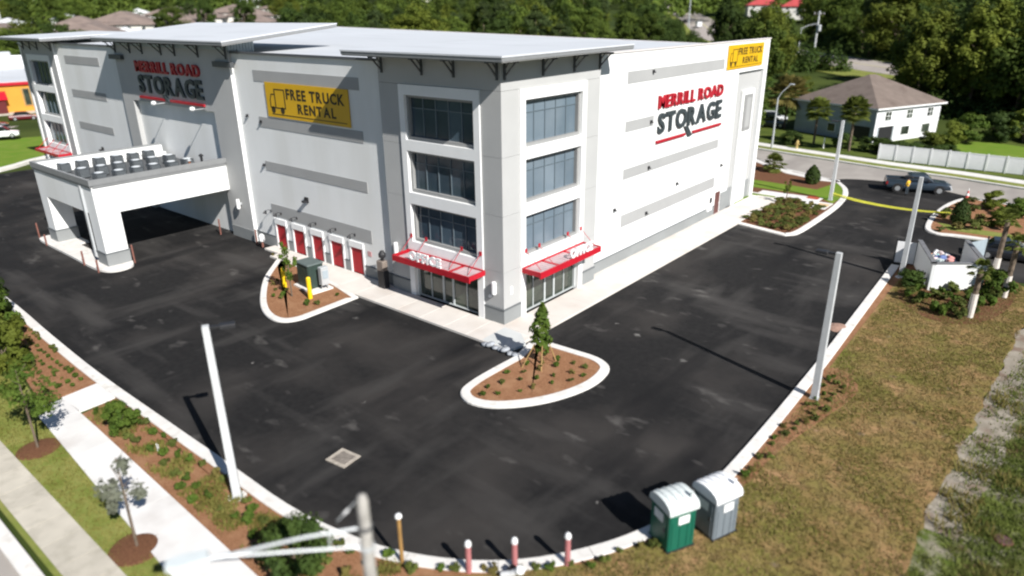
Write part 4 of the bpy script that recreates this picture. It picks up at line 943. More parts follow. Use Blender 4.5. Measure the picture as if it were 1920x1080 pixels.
# electrical cabinet
t=thing('transformer_cabinet','dark green transformer cabinet on a concrete pad in the mulch island','cabinet',(-14.35,-3.4,.12),-.08)
GRN=M('transformer_green',(.030,.050,.042),.5,.12); MB().obox((0,0,0),2.5,1.6,.12).build('pad',CONC,t); MB().bevbox(-.95,.55,-.55,.6,.122,1.75,.06).build('casing',GRN,t)
MB().bevbox(-1.0,.6,-.62,.64,1.752,1.86,.05).build('lid',M('transformer_lid',(.10,.125,.12),.5,.05),t); MB().box(-.9,-.22,-.58,-.552,.2,1.65).build('door',GRN,t); MB().box(-.18,.5,-.58,-.552,.2,1.65).build('door',GRN,t)
t=thing('meter_cabinet','pale grey meter cabinet beside the green transformer','cabinet',(-13.2,-3.25,.24),-.08); MB().bevbox(-.2,.2,-.3,.3,.35,1.6,.03).build('casing',GALV,t); MB().box(-.12,-.06,-.2,-.14,0,.35).box(.06,.12,.14,.2,0,.35).build('leg',GALV,t); MB().box(.201,.23,-.2,.2,.8,1.35).build('door',STEEL,t)
# hydrant style riser, pedestal
t=thing('water_riser','white-capped water riser with red-brown stand by the long front wall','riser',(-24.95,-.65,.15)); MB().tube((0,0,0),(0,0,.5),.09,.09,8).build('stand',RUSTP,t); MB().lathe((0,0,.5),[(.18,0),(.22,.1),(.22,.45),(.1,.6)],12).build('body',TRIM,t); MB().tube((-.36,0,.72),(.36,0,.72),.075,.075,8).build('outlet',GALV,t); MB().path([(-.2,.1,0),(-.5,.2,.35),(-.45,.25,.75)],.03,6).build('hose',BLACKM,t)
t=thing('service_pedestal','black service pedestal with tan box and dark knob at the tower edge','pedestal',(-10.4,-.42,.155)); MB().bevbox(-.34,.34,-.25,.22,0,1.25,.04).build('cabinet',BLACKM,t); MB().bevbox(-.36,.30,-.26,.2,1.252,1.95,.05).build('box',M('tan_box',(.19,.155,.13),.7,.1,3),t); MB().lathe((.02,0,1.952),[(.10,0),(.12,.15),(.24,.25),(.26,.45),(.12,.68)],12).build('knob',BLACKM,t)
# filter bags along the corner kerb
BAG=M('grey_bag',(.33,.345,.37),.9,.2,6,bump=.5)
first=None
for k in range(7):
    m=MB().lathe((0,0,0),[(.05,-.02),(.24,.0),(.30,.08),(.24,.17),(.06,.2)],9)
    o=m.build('gravel_bag',BAG,smooth=True) if not first else first.copy()
    if first: COL.objects.link(o)
    first=first or o
    o.location=(.85+k*.36,-2.62+random.uniform(-.06,.06),.04+(.10 if k%3==1 else 0)); o.rotation_euler=(random.uniform(-.2,.2),random.uniform(-.2,.2),k); o.scale=(1,random.uniform(.6,.8),random.uniform(.8,1.2))
    tag(o,'grey gravel bag in the row along the kerb at the building corner','gravel bag','gravel bags at the corner kerb')
# storm drain
t=thing('storm_drain','square concrete storm drain with iron grate in the asphalt','drain',(3.2,-14.5,.01),.12)
DR_=M('drain_concrete',(.38,.335,.28),.9,.2,4,bump=.4); m=MB()
for q in ((-.55,.55,-.5,-.34),(-.55,.55,.34,.5),(-.55,-.40,-.34,.34),(.40,.55,-.34,.34)): m.box(*q,-.1,.035)
m.build('frame',DR_,t)
for k in range(8): MB().box(-.40,.40,-.32+k*.082,-.275+k*.082,-.02,.03).build('grate_bar',M('iron_grate',(.27,.235,.20),.7,.2,5) if k==0 else bpy.data.materials['iron_grate'],t)
# portable toilets
def toilet(label,x,y,rz,col,roofc,colname):
    t=thing('portable_toilet',label,'portable toilet',(x,y,.10),rz,'portable toilets by the kerb'); sc=M(colname,col,.45,.05,1)
    W,D,H=1.12,1.12,1.62
    MB().bevbox(-W/2,W/2,-D/2,D/2,.08,H,.05).build('body',sc,t); MB().box(-W/2-.02,W/2+.02,-D/2-.02,D/2+.02,0,.079).build('base',BLACKM,t)
    for s_ in (-1,1):
        for k in (-.42,-.1,.22,.42): MB().box(s_*W/2,s_*(W/2+.02),k-.02,k+.02,.12,H-.35).build('rib',sc,t)
    MB().box(-.40,.40,-D/2-.025,-D/2-.001,.12,H-.08).build('door',sc,t); MB().box(.30,.36,-D/2-.06,-D/2-.026,.8,.95).build('handle',BLACKM,t)
    MB().box(-.30,.22,-D/2-.032,-D/2-.0255,H-.52,H-.16).build('notice',TRIM,t) ; MB().box(-W/2-.012,-W/2-.001,-.30,.15,H-.45,H-.12).build('vent_panel',M('vent_pale',(.25,.30,.33),.5),t)
    MB().box(W/2+.021,W/2+.027,-.20,.25,H-.48,H-.14).build('notice',TRIM,t)
    n=9; m=MB(); A=[]
    for i in range(n+1):
        a=math.pi*i/n; A.append((-math.cos(a)*(W/2+.06), .10+math.sin(a)**.8*.32))
    prof=[(A[0][0],0)]+A+[(A[-1][0],0)]
    m.ext(prof,(0,-D/2-.05,H+.001),(1,0,0),(0,0,1),(0,1,0),D+.1); r=m.build('roof',roofc,t,smooth=False); fixnormals(r.data)
    m=MB()
    for k in (-.4,-.12,.16,.42):
        m.ext([(x_*1.03,z_*1.04+.012) for x_,z_ in prof],(0,k-.03,H+.001),(1,0,0),(0,0,1),(0,1,0),.06)
    r=m.build('roof_rib',roofc,t); fixnormals(r.data)
    MB().tube((W/2-.18,D/2-.15,H+.2),(W/2-.18,D/2-.15,H+.62),.055,.055,8).build('vent_pipe',roofc,t)
    return t
RFG=M('translucent_roof',(.62,.66,.645),.4,.04,2); RFW=M('white_roof_plastic',(.84,.84,.84),.35,.02)
toilet('dark green portable toilet with pale ribbed roof on the lawn by the kerb',16.42,-10.28,-.47,(.008,.105,.065),RFG,'green_plastic')
toilet('grey portable toilet with bright white roof behind the green one',17.32,-8.75,-.38,(.16,.185,.205),RFW,'grey_plastic')
# bin enclosure
t=thing('bin_enclosure','white walled bin enclosure with open metal gates','enclosure',(0,0,0))
C0,C1,C2,C3=(18.6,21.75),(16.78,26.75),(21.42,23.95),(19.6,28.9)
def wall(name,a,b,th,h,mat,par):
    a,b=Vector(a),Vector(b); d=(b-a).normalized(); n=Vector((-d.y,d.x))
    return MB().prism([tuple(a),tuple(b),tuple(b+n*th),tuple(a+n*th)],0,h).build(name,mat,par)
for a,b in ((C1,C0),(C0,C2),(C2,C3)):
    wall('wall',a,b,.22,1.95,WHITE,t); 
    A,Bv=Vector(a),Vector(b); d=(Bv-A).normalized(); n=Vector((-d.y,d.x)); a2,b2=A-d*.03-n*.04,Bv+d*.03-n*.04
    MB().prism([tuple(a2),tuple(b2),tuple(b2+n*.30),tuple(a2+n*.30)],1.951,2.03).build('wall_cap',M('dark_cap',(.16,.16,.165),.6),t)
sheet('concrete_pad',[C0,C2,C3,C1],.05,PAD)
for a,b,l in ((C1,(15.5,26.5),'open white enclosure gate swung over the asphalt'),(C3,(20.6,31.0),'open grey enclosure gate swung away from the lot')):
    g_=thing('metal_gate',l,'gate',(0,0,0)); wall('gate_panel',a,b,.05,1.75,TRIM if 'white' in l else STEEL,g_); wall('gate_frame',(a[0],a[1]-.06),(b[0],b[1]-.06),.05,.15,BLACKM,g_)
    for f in (0.0,1.0): x=a[0]+(b[0]-a[0])*f; y=a[1]+(b[1]-a[1])*f; MB().tube((x,y,0),(x,y,1.95),.06,.06,8).build('gate_post',BLACKM,g_)
t=thing('dumpster','dark blue steel dumpster heaped inside the white enclosure','dumpster',(18.6,25.4,.05),-1.17)
m=MB(); 
for q in ((-1.3,1.3,-.75,-.70),(-1.3,1.3,.70,.75),(-1.3,-1.25,-.70,.70),(1.25,1.3,-.70,.70)): m.box(*q,.1,1.35)
m.box(-1.25,1.25,-.7,.7,.1,.16); m.build('bin',M('navy_steel',(.03,.045,.09),.5,.15),t)
for s_ in (-1,1): MB().box(s_*.3-.05,s_*.3+.05,-.9,-.751,.7,.9).build('lifting_pocket',BLACKM,t)
cols=[(.60,.50,.50),(.55,.26,.14),(.55,.62,.60),(.25,.50,.48),(.62,.62,.62),(.10,.14,.30),(.52,.24,.22),(.65,.58,.45)]
for k in range(26):
    c=cols[k%8]; nm='rubbish_%d'%(k%8); mm=bpy.data.materials.get(nm) or M(nm,c,.7,.15,5)
    a=random.uniform(-1.05,1.05); b=random.uniform(-.55,.55); ca,sa=math.cos(-1.17),math.sin(-1.17)
    o=MB().bevbox(-.22,.22,-.17,.17,-.12,.16,.06).build('rubbish_bag',mm,None,(18.6+a*ca-b*sa,25.4+a*sa+b*ca,1.22+random.uniform(0,.28))); o.rotation_euler=(random.uniform(-.5,.5),random.uniform(-.5,.5),random.uniform(0,6)); o.scale=(random.uniform(.7,1.6),random.uniform(.7,1.3),random.uniform(.6,1.3))
    tag(o,'loose piece of coloured rubbish heaped in the dumpster','rubbish','rubbish heaped in the dumpster')
# caution tape, cone, pads, dirt
t=thing('caution_tape','yellow caution tape strung low across the driveway mouth','tape',(0,0,0)); TAPE=M('caution_tape',(.58,.56,.06),.5,.1,4)
for dz,dy in ((.78,0),(.62,.55)):
    pts=[]; a=Vector((6.35,42.4,dz)); b=Vector((16.6,41.6+dy,dz-.1)); m=MB()
    for k in range(17):
        f=k/16; p=a+(b-a)*f; p.z-=.35*4*f*(1-f); pts.append(p)
    for p,q in zip(pts,pts[1:]): m.add([(p.x,p.y,p.z),(q.x,q.y,q.z),(q.x+.02,q.y+.05,q.z+.10),(p.x+.02,p.y+.05,p.z+.10)],[(0,1,2,3)]); m.add([(p.x,p.y+.004,p.z),(p.x+.02,p.y+.054,p.z+.1),(q.x+.02,q.y+.054,q.z+.1),(q.x,q.y+.004,q.z)],[(0,1,2,3)])
    m.build('tape_strand',TAPE,t)
t=thing('traffic_cone','red and white traffic cone at the road corner','cone',(16.65,50.9,.15)); MB().obox((0,0,0),.5,.5,.05).build('base',BLACKM,t); CR=M('cone_red',(.62,.10,.08),.5)
for i in range(4): MB().lathe((0,0,0),[(.18-.04*i,.05+.24*i),(.18-.04*(i+1)+.002,.05+.24*(i+1)-.001)],10).build('band',CR if i%2==0 else TRIM,t)
tag(MB().box(4.2,5.3,41.6,42.6,.151,.17).build('tactile_pad',M('tactile_red',(.36,.07,.03),.8,.1)),'brick red tactile pad beside the lamp post at the driveway','tactile pad')
tag(MB().box(5.9,6.9,39.4,40.4,.151,.17).build('tactile_pad',M('tactile_tan',(.60,.42,.24),.8,.1)),'tan tactile pad at the kerb end of the walkway','tactile pad')
tag(MB().lathe((15.75,12.2,.005),[(.75,0),(.6,.06),(.3,.17),(.05,.2)],14).build('dirt_pile',M('pink_dirt',(.33,.205,.155),.95,.15,5,bump=.5)),'small pile of pinkish dirt spilled over the eastern kerb','dirt')
t=thing('marker_stake','thin white twin stake in the southern mulch bed','stake',(-3.2,-19.35,.09)); MB().tube((-.05,0,0),(-.05,0,.5),.012,.012,5).build('rod',TRIM,t); MB().tube((.05,.02,0),(.05,.02,.5),.012,.012,5).build('rod',TRIM,t)
t=thing('manhole','round rust-rimmed manhole cover half hidden in the weeds','manhole',(25.6,-3.0,.1)); MB().lathe((0,0,0),[(.30,0),(.30,.06)],16).build('rim',RUSTP,t); MB().lathe((0,0,.061),[(.25,0),(.24,.02)],16).build('lid',M('dark_lid',(.10,.05,.05),.8),t)
# ------------------------------------------------------------------ white fence
F0,F1=Vector((4.75,66.85)),Vector((60,66.2)); d=(F1-F0).normalized(); n=Vector((-d.y,d.x)); LEN=(F1-F0).length
t=thing('white_fence','long white vinyl privacy fence behind the side road','fence',(0,0,0)); VIN=M('white_vinyl',(.84,.84,.84),.5,.02)
k=0; s=0
while s<LEN-1:
    p=F0+d*s; q=F0+d*min(s+1.9,LEN)
    MB().obox((p.x,p.y,.0),.14,.14,2.02,math.atan2(d.y,d.x)).build('post',VIN,t)
    c=(p+q)/2
    MB().obox((c.x,c.y,.12),1.72,.05,1.74,math.atan2(d.y,d.x)).build('panel',VIN,t); MB().obox((c.x,c.y,1.861),1.74,.09,.08,math.atan2(d.y,d.x)).build('rail',VIN,t)
    for j in range(0):
        cc=p+d*(.24+j*.36)-n*.035; MB().obox((cc.x,cc.y,.14),.30,.015,1.7,math.atan2(d.y,d.x)).build('slat',VIN,t) if s<34 else None
    s+=1.9
# street lamp by the side road
t=thing('street_lamp','grey cobra-head street lamp by the side road','street lamp',(-8.4,66.3,.1)); MB().lathe((0,0,0),[(.15,0),(.10,6.6)],9).build('pole',GALV,t); MB().path([(0,0,6.55),(.35,.15,7.3),(1.25,.5,8.35)],.055,7).build('arm',GALV,t); MB().bevbox(1.1,1.7,.4,.75,8.3,8.45,.04).build('lamp_head',GALV,t)
t=thing('fire_hydrant','tan fire hydrant among dry plants by the side road','hydrant',(-5.6,67.9,.1)); HYD=M('tan_paint',(.45,.33,.12),.6,.1); MB().lathe((0,0,0),[(.2,0),(.15,.08),(.15,.7),(.22,.75),(.18,1.0),(.05,1.15)],10).build('body',HYD,t); MB().tube((-.32,0,.6),(.32,0,.6),.09,.09,8).build('outlet',HYD,t)
post('marker_post','thin white marker post before the brown-roofed house',-2.9,70.4,1.5,.08,TRIM)
# ------------------------------------------------------------------ vehicles (length along +X, front at +X)
TYRE=M('tyre_rubber',(.018,.018,.018),.85,.1); RIM=M('alloy_rim',(.55,.56,.57),.3,.05,metal=.6); VGL=M('car_glass',(.012,.015,.018),.06,.1,spec=.8); LAMPR=M('tail_lamp',(.25,.01,.01),.3); LAMPW=M('head_lamp',(.75,.76,.78),.15)
def loft(m, secs):
    """secs: list of (x,[(y,z)...]) closed rings with equal counts"""
    k=len(secs[0][1]); b=len(m.v)
    vs=[(x,y,z) for x,r in secs for y,z in r]; fs=[]
    for i in range(len(secs)-1):
        for j in range(k): jj=(j+1)%k; fs.append((i*k+j,i*k+jj,(i+1)*k+jj,(i+1)*k+j))
    fs.append(tuple(range(k-1,-1,-1))); fs.append(tuple(range((len(secs)-1)*k,len(secs)*k))); m.add(vs,fs)
def ring(w_,z0,z1,wt=None):
    wt=wt or w_*.94; return [(-w_*.94,z0),(w_*.94,z0),(w_,z0+(z1-z0)*.35),(w_,z0+(z1-z0)*.7),(wt,z1),(-wt,z1),(-w_,z0+(z1-z0)*.7),(-w_,z0+(z1-z0)*.35)]
def wheels(t, xs, yh, r, wd=.24, rim=RIM):
    for x in xs:
        for s_ in (-1,1):
            wl=MB().tube((x,s_*(yh-wd),r),(x,s_*yh,r),r,r,18).build('wheel',TYRE,t)
            MB().tube((x,s_*(yh-.02),r),(x,s_*(yh+.012),r),r*.64,r*.60,16).build('rim',rim,wl)
def carpaint(name,col): 
    m=M(name,col,.28,.03,.5,spec=.6); m.node_tree.nodes['Principled BSDF'].inputs['Coat Weight'].default_value=.5; return m
def vehicle(label,x,y,rz,kind,col,cname,z=0,group=None):
    t=thing({'truck':'pickup_truck','car':'parked_car','suv':'parked_car','van':'delivery_van'}[kind],label,{'truck':'pickup truck','car':'car','suv':'car','van':'van'}[kind],(x,y,z),rz,group)
    p=bpy.data.materials.get(cname) or carpaint(cname,col)
    if kind=='truck':
        Lh,wd=2.95,.98
        m=MB(); loft(m,[(-2.95,ring(.90,.62,1.02)),(-2.85,ring(.97,.50,1.08)),(-1.0,ring(.98,.42,1.10)),(1.0,ring(.98,.42,1.12)),(1.5,ring(.98,.44,1.14)),(2.5,ring(.96,.46,1.08)),(2.88,ring(.90,.50,.98)),(2.95,ring(.82,.55,.88))]); o=m.build('body',p,t); fixnormals(o.data)
        m=MB(); loft(m,[(-.95,ring(.90,1.09,1.70,.76)),(-.75,ring(.90,1.10,1.86,.74)),(.45,ring(.90,1.11,1.88,.72)),(.75,ring(.90,1.12,1.80,.73)),(1.45,ring(.88,1.12,1.16,.80))]); o=m.build('cab',p,t); fixnormals(o.data)
        m=MB(); loft(m,[(1.0,ring(.94,1.10,1.16,.8)),(1.5,ring(.94,1.12,1.24,.78)),(2.5,ring(.90,1.06,1.16,.72)),(2.85,ring(.8,.98,1.02,.7))]); o=m.build('bonnet',p,t); fixnormals(o.data)
        bed=MB(); 
        for q in ((-2.93,-1.0,-.97,-.86),(-2.93,-1.0,.86,.97),(-2.95,-2.84,-.858,.858),(-1.09,-1.0,-.858,.858)): bed.box(*q,1.0,1.33)
        b=bed.build('bed_side',p,t); MB().box(-2.84,-1.09,-.86,.86,1.06,1.12).build('bed_floor',BLACKM,t)
        for s_ in (-1,1):
            for (a,b_,c,d_) in ((-.72,.02,1.22,1.72),(.10,.90,1.22,1.72)):
                pts=[(a,c),(b_ if b_<.5 else 1.2,c),(b_ if b_<.5 else .66,d_),(a+.06,d_)]
                m=MB(); m.add([(x_,s_*(.905-.13*(z_-1.22)/.6),z_) for x_,z_ in pts]+[(x_,s_*(.925-.16*(z_-1.22)/.6),z_) for x_,z_ in pts],[(0,1,2,3),(4,7,6,5),(0,4,5,1),(1,5,6,2),(2,6,7,3),(3,7,4,0)]); o=m.build('side_window',VGL,t); fixnormals(o.data)
            MB().box(.75,.95,s_*.93,s_*1.12,1.22,1.40).build('mirror',BLACKM,t)
            MB().box(-2.97,-2.80,s_*.80,s_*.985,.78,1.08).build('tail_light',LAMPR,t); MB().box(2.72,2.93,s_*.62,s_*.90,.78,.95).build('headlight',LAMPW,t)
            for xw_ in (-1.85,1.93): MB().tube((xw_,s_*.78,.44),(xw_,s_*.985,.44),.49,.49,18).build('wheel_arch',BLACKM,t)
        m=MB(); m.add([(.80,-.68,1.74),(.80,.68,1.74),(1.42,.76,1.20),(1.42,-.76,1.20),(.84,-.68,1.76),(.84,.68,1.76),(1.46,.76,1.22),(1.46,-.76,1.22)],[(4,5,6,7),(0,3,2,1),(0,1,5,4),(1,2,6,5),(2,3,7,6),(3,0,4,7)]); o=m.build('windscreen',VGL,t); fixnormals(o.data)
        MB().bevbox(2.86,3.05,-.88,.88,.48,.72,.05).build('bumper',GALV,t); MB().bevbox(-3.08,-2.9,-.85,.85,.50,.70,.05).build('bumper',BLACKM,t)
        MB().box(2.94,2.98,-.55,.55,.74,.94).build('grille',BLACKM,t); wheels(t,(-1.85,1.93),.99,.40,.27)
    elif kind=='van':
        m=MB(); loft(m,[(-2.8,ring(.95,.4,2.3,.9)),(1.5,ring(.97,.4,2.35,.9)),(2.0,ring(.96,.4,1.5,.85)),(2.8,ring(.9,.45,1.1,.8))]); o=m.build('body',p,t); fixnormals(o.data)
        MB().box(1.45,1.62,-.8,.8,1.5,2.1).build('windscreen',VGL,t); wheels(t,(-1.8,1.9),.98,.36)
    else:
        h=1.45 if kind=='car' else 1.72; hb=.86 if kind=='car' else 1.02
        m=MB(); loft(m,[(-2.25,ring(.78,.42,hb-.1)),(-2.1,ring(.88,.30,hb)),(-.8,ring(.91,.25,hb+.03)),(.9,ring(.91,.25,hb)),(1.9,ring(.87,.28,hb-.12)),(2.25,ring(.74,.38,hb-.24))]); o=m.build('body',p,t); fixnormals(o.data)
        xb=-1.5 if kind=='car' else -2.05
        m=MB(); loft(m,[(xb,ring(.80,hb-.02,hb+.08,.70)),(xb+.45,ring(.80,hb,h-.03,.62)),(.1,ring(.80,hb,h,.60)),(.45,ring(.80,hb,h-.06,.60)),(1.15,ring(.78,hb-.02,hb+.05,.68))]); o=m.build('cabin',VGL,t); fixnormals(o.data)
        m=MB(); m.bevbox(xb+.42,.35,-.60,.60,h-.05,h+.015,.03); o=m.build('roof',p,t)
        for s_ in (-1,1):
            MB().box(2.02,2.2,s_*.52,s_*.74,hb-.34,hb-.22).build('headlight',LAMPW,t); MB().box(-2.22,-2.1,s_*.55,s_*.8,hb-.3,hb-.14).build('tail_light',LAMPR,t)
            MB().box(.55,.7,s_*.86,s_*1.02,hb,hb+.12).build('mirror',p,t)
        wheels(t,(-1.35,1.35),.90,.33)
    return t
vehicle('dark blue-grey crew cab pickup truck stopped at the driveway mouth',12.0,51.75,.32,'truck',(.028,.042,.058),'slate_paint')
vehicle('dark car parked behind the palms beside the bin enclosure',21.9,32.8,.15,'car',(.015,.016,.02),'black_paint')
vehicle('white car on the western car park at the frame edge',-101.5,3.6,1.2,'suv',(.75,.76,.78),'white_paint',.75)
vehicle('dark red car parked before the orange shop',-119.8,12.3,1.3,'car',(.12,.012,.018),'maroon_paint',.85)
vehicle('black car at the frame edge before the orange shop',-112,5.4,1.2,'suv',(.015,.016,.02),'black_paint',.8)
for x,y,l,c,cn,rz in ((-130.5,283,'dark car driving up the distant main road','car',0,2.2),(-113.5,262,'white van nearest on the distant main road','van',1,2.2),(-196,404,'dark car farthest up the distant main road','suv',0,2.15)):
    vehicle(l,x,y,rz,c,(.75,.76,.78) if cn else (.03,.032,.04),'white_paint' if cn else 'grey_paint',hterr(x,y)+.3)
vehicle('dark blue car parked beside the brown-roofed house',-15.2,84.5,.3,'suv',(.015,.022,.05),'blue_paint',.1)
vehicle('white car parked behind the dark blue one by the house',-17.0,90.0,.3,'suv',(.75,.76,.78),'white_paint',.1)
# ------------------------------------------------------------------ person in hi-vis
def person(label,x,y,rz):
    J={'pelvis':(0,0,.95),'waist':(0,0,1.12),'chest':(0,.02,1.36),'neck':(0,.01,1.52),'head':(0,.03,1.62),'top':(0,.03,1.76),
       'ls':(-.19,0,1.44),'le':(-.27,.02,1.16),'lw':(-.24,.16,.95),'lh':(-.22,.22,.88),'rs':(.19,0,1.44),'re':(.28,.0,1.16),'rw':(.27,.10,.92),'rh':(.26,.14,.84),
       'lp':(-.10,0,.92),'lk':(-.12,.04,.50),'la':(-.12,-.02,.09),'lt':(-.12,.15,.04),'rp':(.10,0,.92),'rk':(.12,.0,.50),'ra':(.13,-.05,.09),'rt':(.14,.12,.04)}
    Rd_={'pelvis':.155,'waist':.14,'chest':.165,'neck':.062,'head':.095,'top':.075,'ls':.075,'le':.05,'lw':.036,'lh':.045,'rs':.075,'re':.05,'rw':.036,'rh':.045,'lp':.10,'lk':.068,'la':.05,'lt':.04,'rp':.10,'rk':.068,'ra':.05,'rt':.04}
    E=[('pelvis','waist'),('waist','chest'),('chest','neck'),('neck','head'),('head','top'),('chest','ls'),('ls','le'),('le','lw'),('lw','lh'),('chest','rs'),('rs','re'),('re','rw'),('rw','rh'),('pelvis','lp'),('lp','lk'),('lk','la'),('la','lt'),('pelvis','rp'),('rp','rk'),('rk','ra'),('ra','rt')]
    nm=list(J); me=bpy.data.meshes.new('person'); me.from_pydata([J[k] for k in nm],[(nm.index(a),nm.index(b)) for a,b in E],[]); 
    o=link('person',me); sk_=o.modifiers.new('s','SKIN'); o.modifiers.new('d','SUBSURF').levels=1
    for i,k in enumerate(nm): v=me.skin_vertices[0].data[i]; v.radius=(Rd_[k],Rd_[k]*.85); v.use_root=(k=='pelvis')
    bpy.context.view_layer.update(); ev=bpy.data.meshes.new_from_object(o.evaluated_get(bpy.context.evaluated_depsgraph_get())); o.modifiers.clear(); o.data=ev
    for mt_ in (M('skin',(.35,.20,.14),.6),M('hivis_shirt',(.72,.42,.02),.6,.08),M('work_trousers',(.06,.075,.09),.8),M('boots',(.03,.02,.015),.7)): ev.materials.append(mt_)
    for p in ev.polygons:
        c=p.center; p.material_index=3 if c.z<.12 else 2 if c.z<.96 and abs(c.x)<.21 else 1 if c.z<1.50 and not (abs(c.x)>.2 and c.z<1.1) else 0
        p.use_smooth=True
    o.location=(x,y,.015); o.rotation_euler=(0,0,rz); tag(o,label,'person')
    MB().lathe((0,.03,1.66),[(.112,0),(.105,.07),(.07,.115),(.02,.13)],12).build('hair',M('dark_hair',(.03,.022,.018),.7),o)
    for s_ in (-.033,.033): MB().box(s_-.012,s_+.012,.115,.127,1.635,1.652).build('eye',BLACKM,o)
    MB().add([(-.014,.118,1.60),(.014,.118,1.60),(0,.148,1.605),(0,.118,1.65)],[(0,1,2),(0,2,3),(1,3,2),(0,3,1)]).build('nose',bpy.data.materials['skin'],o)
    MB().box(-.155,.155,.128,.145,1.15,1.2).box(-.155,.155,-.15,-.12,1.15,1.2).build('reflective_band',GALV,o)
    return o
person('person in yellow hi-vis shirt and dark trousers standing beside the pickup truck',11.6,49.3,1.2)

# ------------------------------------------------------------------ house with brown hip roof
SHING=M('brown_shingle',(.16,.125,.105),.9,.10,.8,bump=.35,bscale=20); mixnoise(SHING,(.12,.09,.075),.5,.55,.75,None,3)
SIDING=M('pale_siding',(.70,.71,.72),.7,.03,.5); SIDEG=M('house_stucco',(.36,.40,.43),.8,.05,.5); WTRIM=TRIM
def house(label,x,y,rz,LX,LY,H,roofh,wallm,roofm,z=0,floors=2,wx=3,wy=2,name='house',over=.5,gable=False,cat='house'):
    """footprint LX by LY from its near corner (x,y): local +X and +Y edges; hip roof"""
    t=thing(name,label,cat,(x,y,z),rz)
    MB().box(0,LX,0,LY,-1,H).build('wall',wallm,t)
    o=over; m=MB(); r=min(LX,LY)/2
    if gable:
        if LX>=LY: rp=[(-o,LY/2,H+roofh),(LX+o,LY/2,H+roofh)]
        else: rp=[(LX/2,-o,H+roofh),(LX/2,LY+o,H+roofh)]
    elif LX>=LY: rp=[(r,LY/2,H+roofh),(LX-r,LY/2,H+roofh)]
    else: rp=[(LX/2,r,H+roofh),(LX/2,LY-r,H+roofh)]
    e=[(-o,-o,H-.05),(LX+o,-o,H-.05),(LX+o,LY+o,H-.05),(-o,LY+o,H-.05)]; e2=[(a,b,H-.2) for a,b,_ in e]
    if LX>=LY: fs=[(0,1,5,4),(1,2,5),(2,3,4,5),(3,0,4)]
    else: fs=[(0,1,4),(1,2,5,4),(2,3,5),(3,0,4,5)]
    m.add(e+rp+e2,fs+[(6,9,8,7),(0,6,7,1),(1,7,8,2),(2,8,9,3),(3,9,6,0)]); rf=m.build('roof',roofm,t); fixnormals(rf.data)
    m=MB(); 
    for a,b in zip(e2,e2[1:]+e2[:1]):
        pass
    st=H/floors
    def win(face,a,zc,w_,h_):
        if face=='y0': fr=MB().box(a-w_/2-.08,a+w_/2+.08,-.06,-.003,zc-h_/2-.08,zc+h_/2+.08); pn=MB().box(a-w_/2,a+w_/2,-.09,-.061,zc-h_/2,zc+h_/2); br=MB().box(a-w_/2,a+w_/2,-.11,-.091,zc-.03,zc+.03)
        elif face=='x0': fr=MB().box(-.06,-.003,a-w_/2-.08,a+w_/2+.08,zc-h_/2-.08,zc+h_/2+.08); pn=MB().box(-.09,-.061,a-w_/2,a+w_/2,zc-h_/2,zc+h_/2); br=MB().box(-.11,-.091,a-w_/2,a+w_/2,zc-.03,zc+.03)
        else: fr=MB().box(LX+.003,LX+.06,a-w_/2-.08,a+w_/2+.08,zc-h_/2-.08,zc+h_/2+.08); pn=MB().box(LX+.061,LX+.09,a-w_/2,a+w_/2,zc-h_/2,zc+h_/2); br=MB().box(LX+.091,LX+.11,a-w_/2,a+w_/2,zc-.03,zc+.03)
        f=fr.build('window',WTRIM,t); pn.build('pane',PANE2,f); br.build('sash_bar',WTRIM,f)
    for fl in range(floors):
        zc=st*(fl+.58)
        for k in range(wx): win('y0',LX*(k+.5)/wx,zc,min(1.2,LX/wx*.5),st*.45)
        for k in range(wy): 
            if LY>3: win('x1',LY*(k+.5)/wy,zc,min(1.2,LY/wy*.5),st*.45)
    return t
# near house: local +X runs along the road-facing side, +Y along the sunlit side
HA=math.radians(67)-math.pi/2
hs=thing('house','two-storey house with brown hip roof behind the white fence','house',(1.3,77.9,0),HA)
HLX,HLY,HH=13.6,14.0,4.85
MB().box(-HLX,0,0,HLY,-.3,HH).build('wall',SIDEG,hs)
MB().box(.003,.05,0,HLY,2.35,HH-.05).build('siding',SIDING,hs); MB().box(.003,.05,4.2,HLY,0,2.349).build('siding',SIDING,hs); MB().box(.003,.05,0,.6,0,2.349).build('siding',SIDING,hs)
for k in range(7): MB().box(.051,.068,0.05,HLY-.05,2.42+k*.33,2.72+k*.33).build('weatherboard',SIDING,hs)
MB().box(.051,.10,-.02,HLY,2.25,2.40).build('trim_band',TRIM,hs)
for y_ in (2.4,7.0,11.6):
    f=MB().box(.069,.13,y_-.75,y_+.75,3.0,4.35).build('window',TRIM,hs); MB().box(.131,.15,y_-.6,y_+.6,3.1,4.25).build('pane',PANE2,f); MB().box(.151,.17,y_-.6,y_+.6,3.65,3.71).build('sash_bar',TRIM,f); MB().box(.151,.17,y_-.03,y_+.03,3.1,4.25).build('sash_bar',TRIM,f)
for y_ in (6.6,11.2):
    f=MB().box(.051,.12,y_-1.0,y_+1.0,.75,2.1).build('window',TRIM,hs); MB().box(.121,.14,y_-.85,y_+.85,.85,2.0).build('pane',PANE2,f)
MB().box(.004,.02,1.0,4.0,0.05,2.2).build('porch_opening',BLACKM,hs); MB().box(-3.6,-.6,-.02,-.003,.05,2.2).build('porch_opening',BLACKM,hs)
MB().box(-HLX,.0,-.05,-.003,2.3,2.42).build('trim_band',SIDEG,hs)
f=MB().box(-7.6,-6.2,-.06,-.003,.8,2.1).build('window',TRIM,hs); MB().box(-7.5,-6.3,-.09,-.061,.9,2.0).build('pane',PANE2,f)
o_=.55; r_m=HLX/2
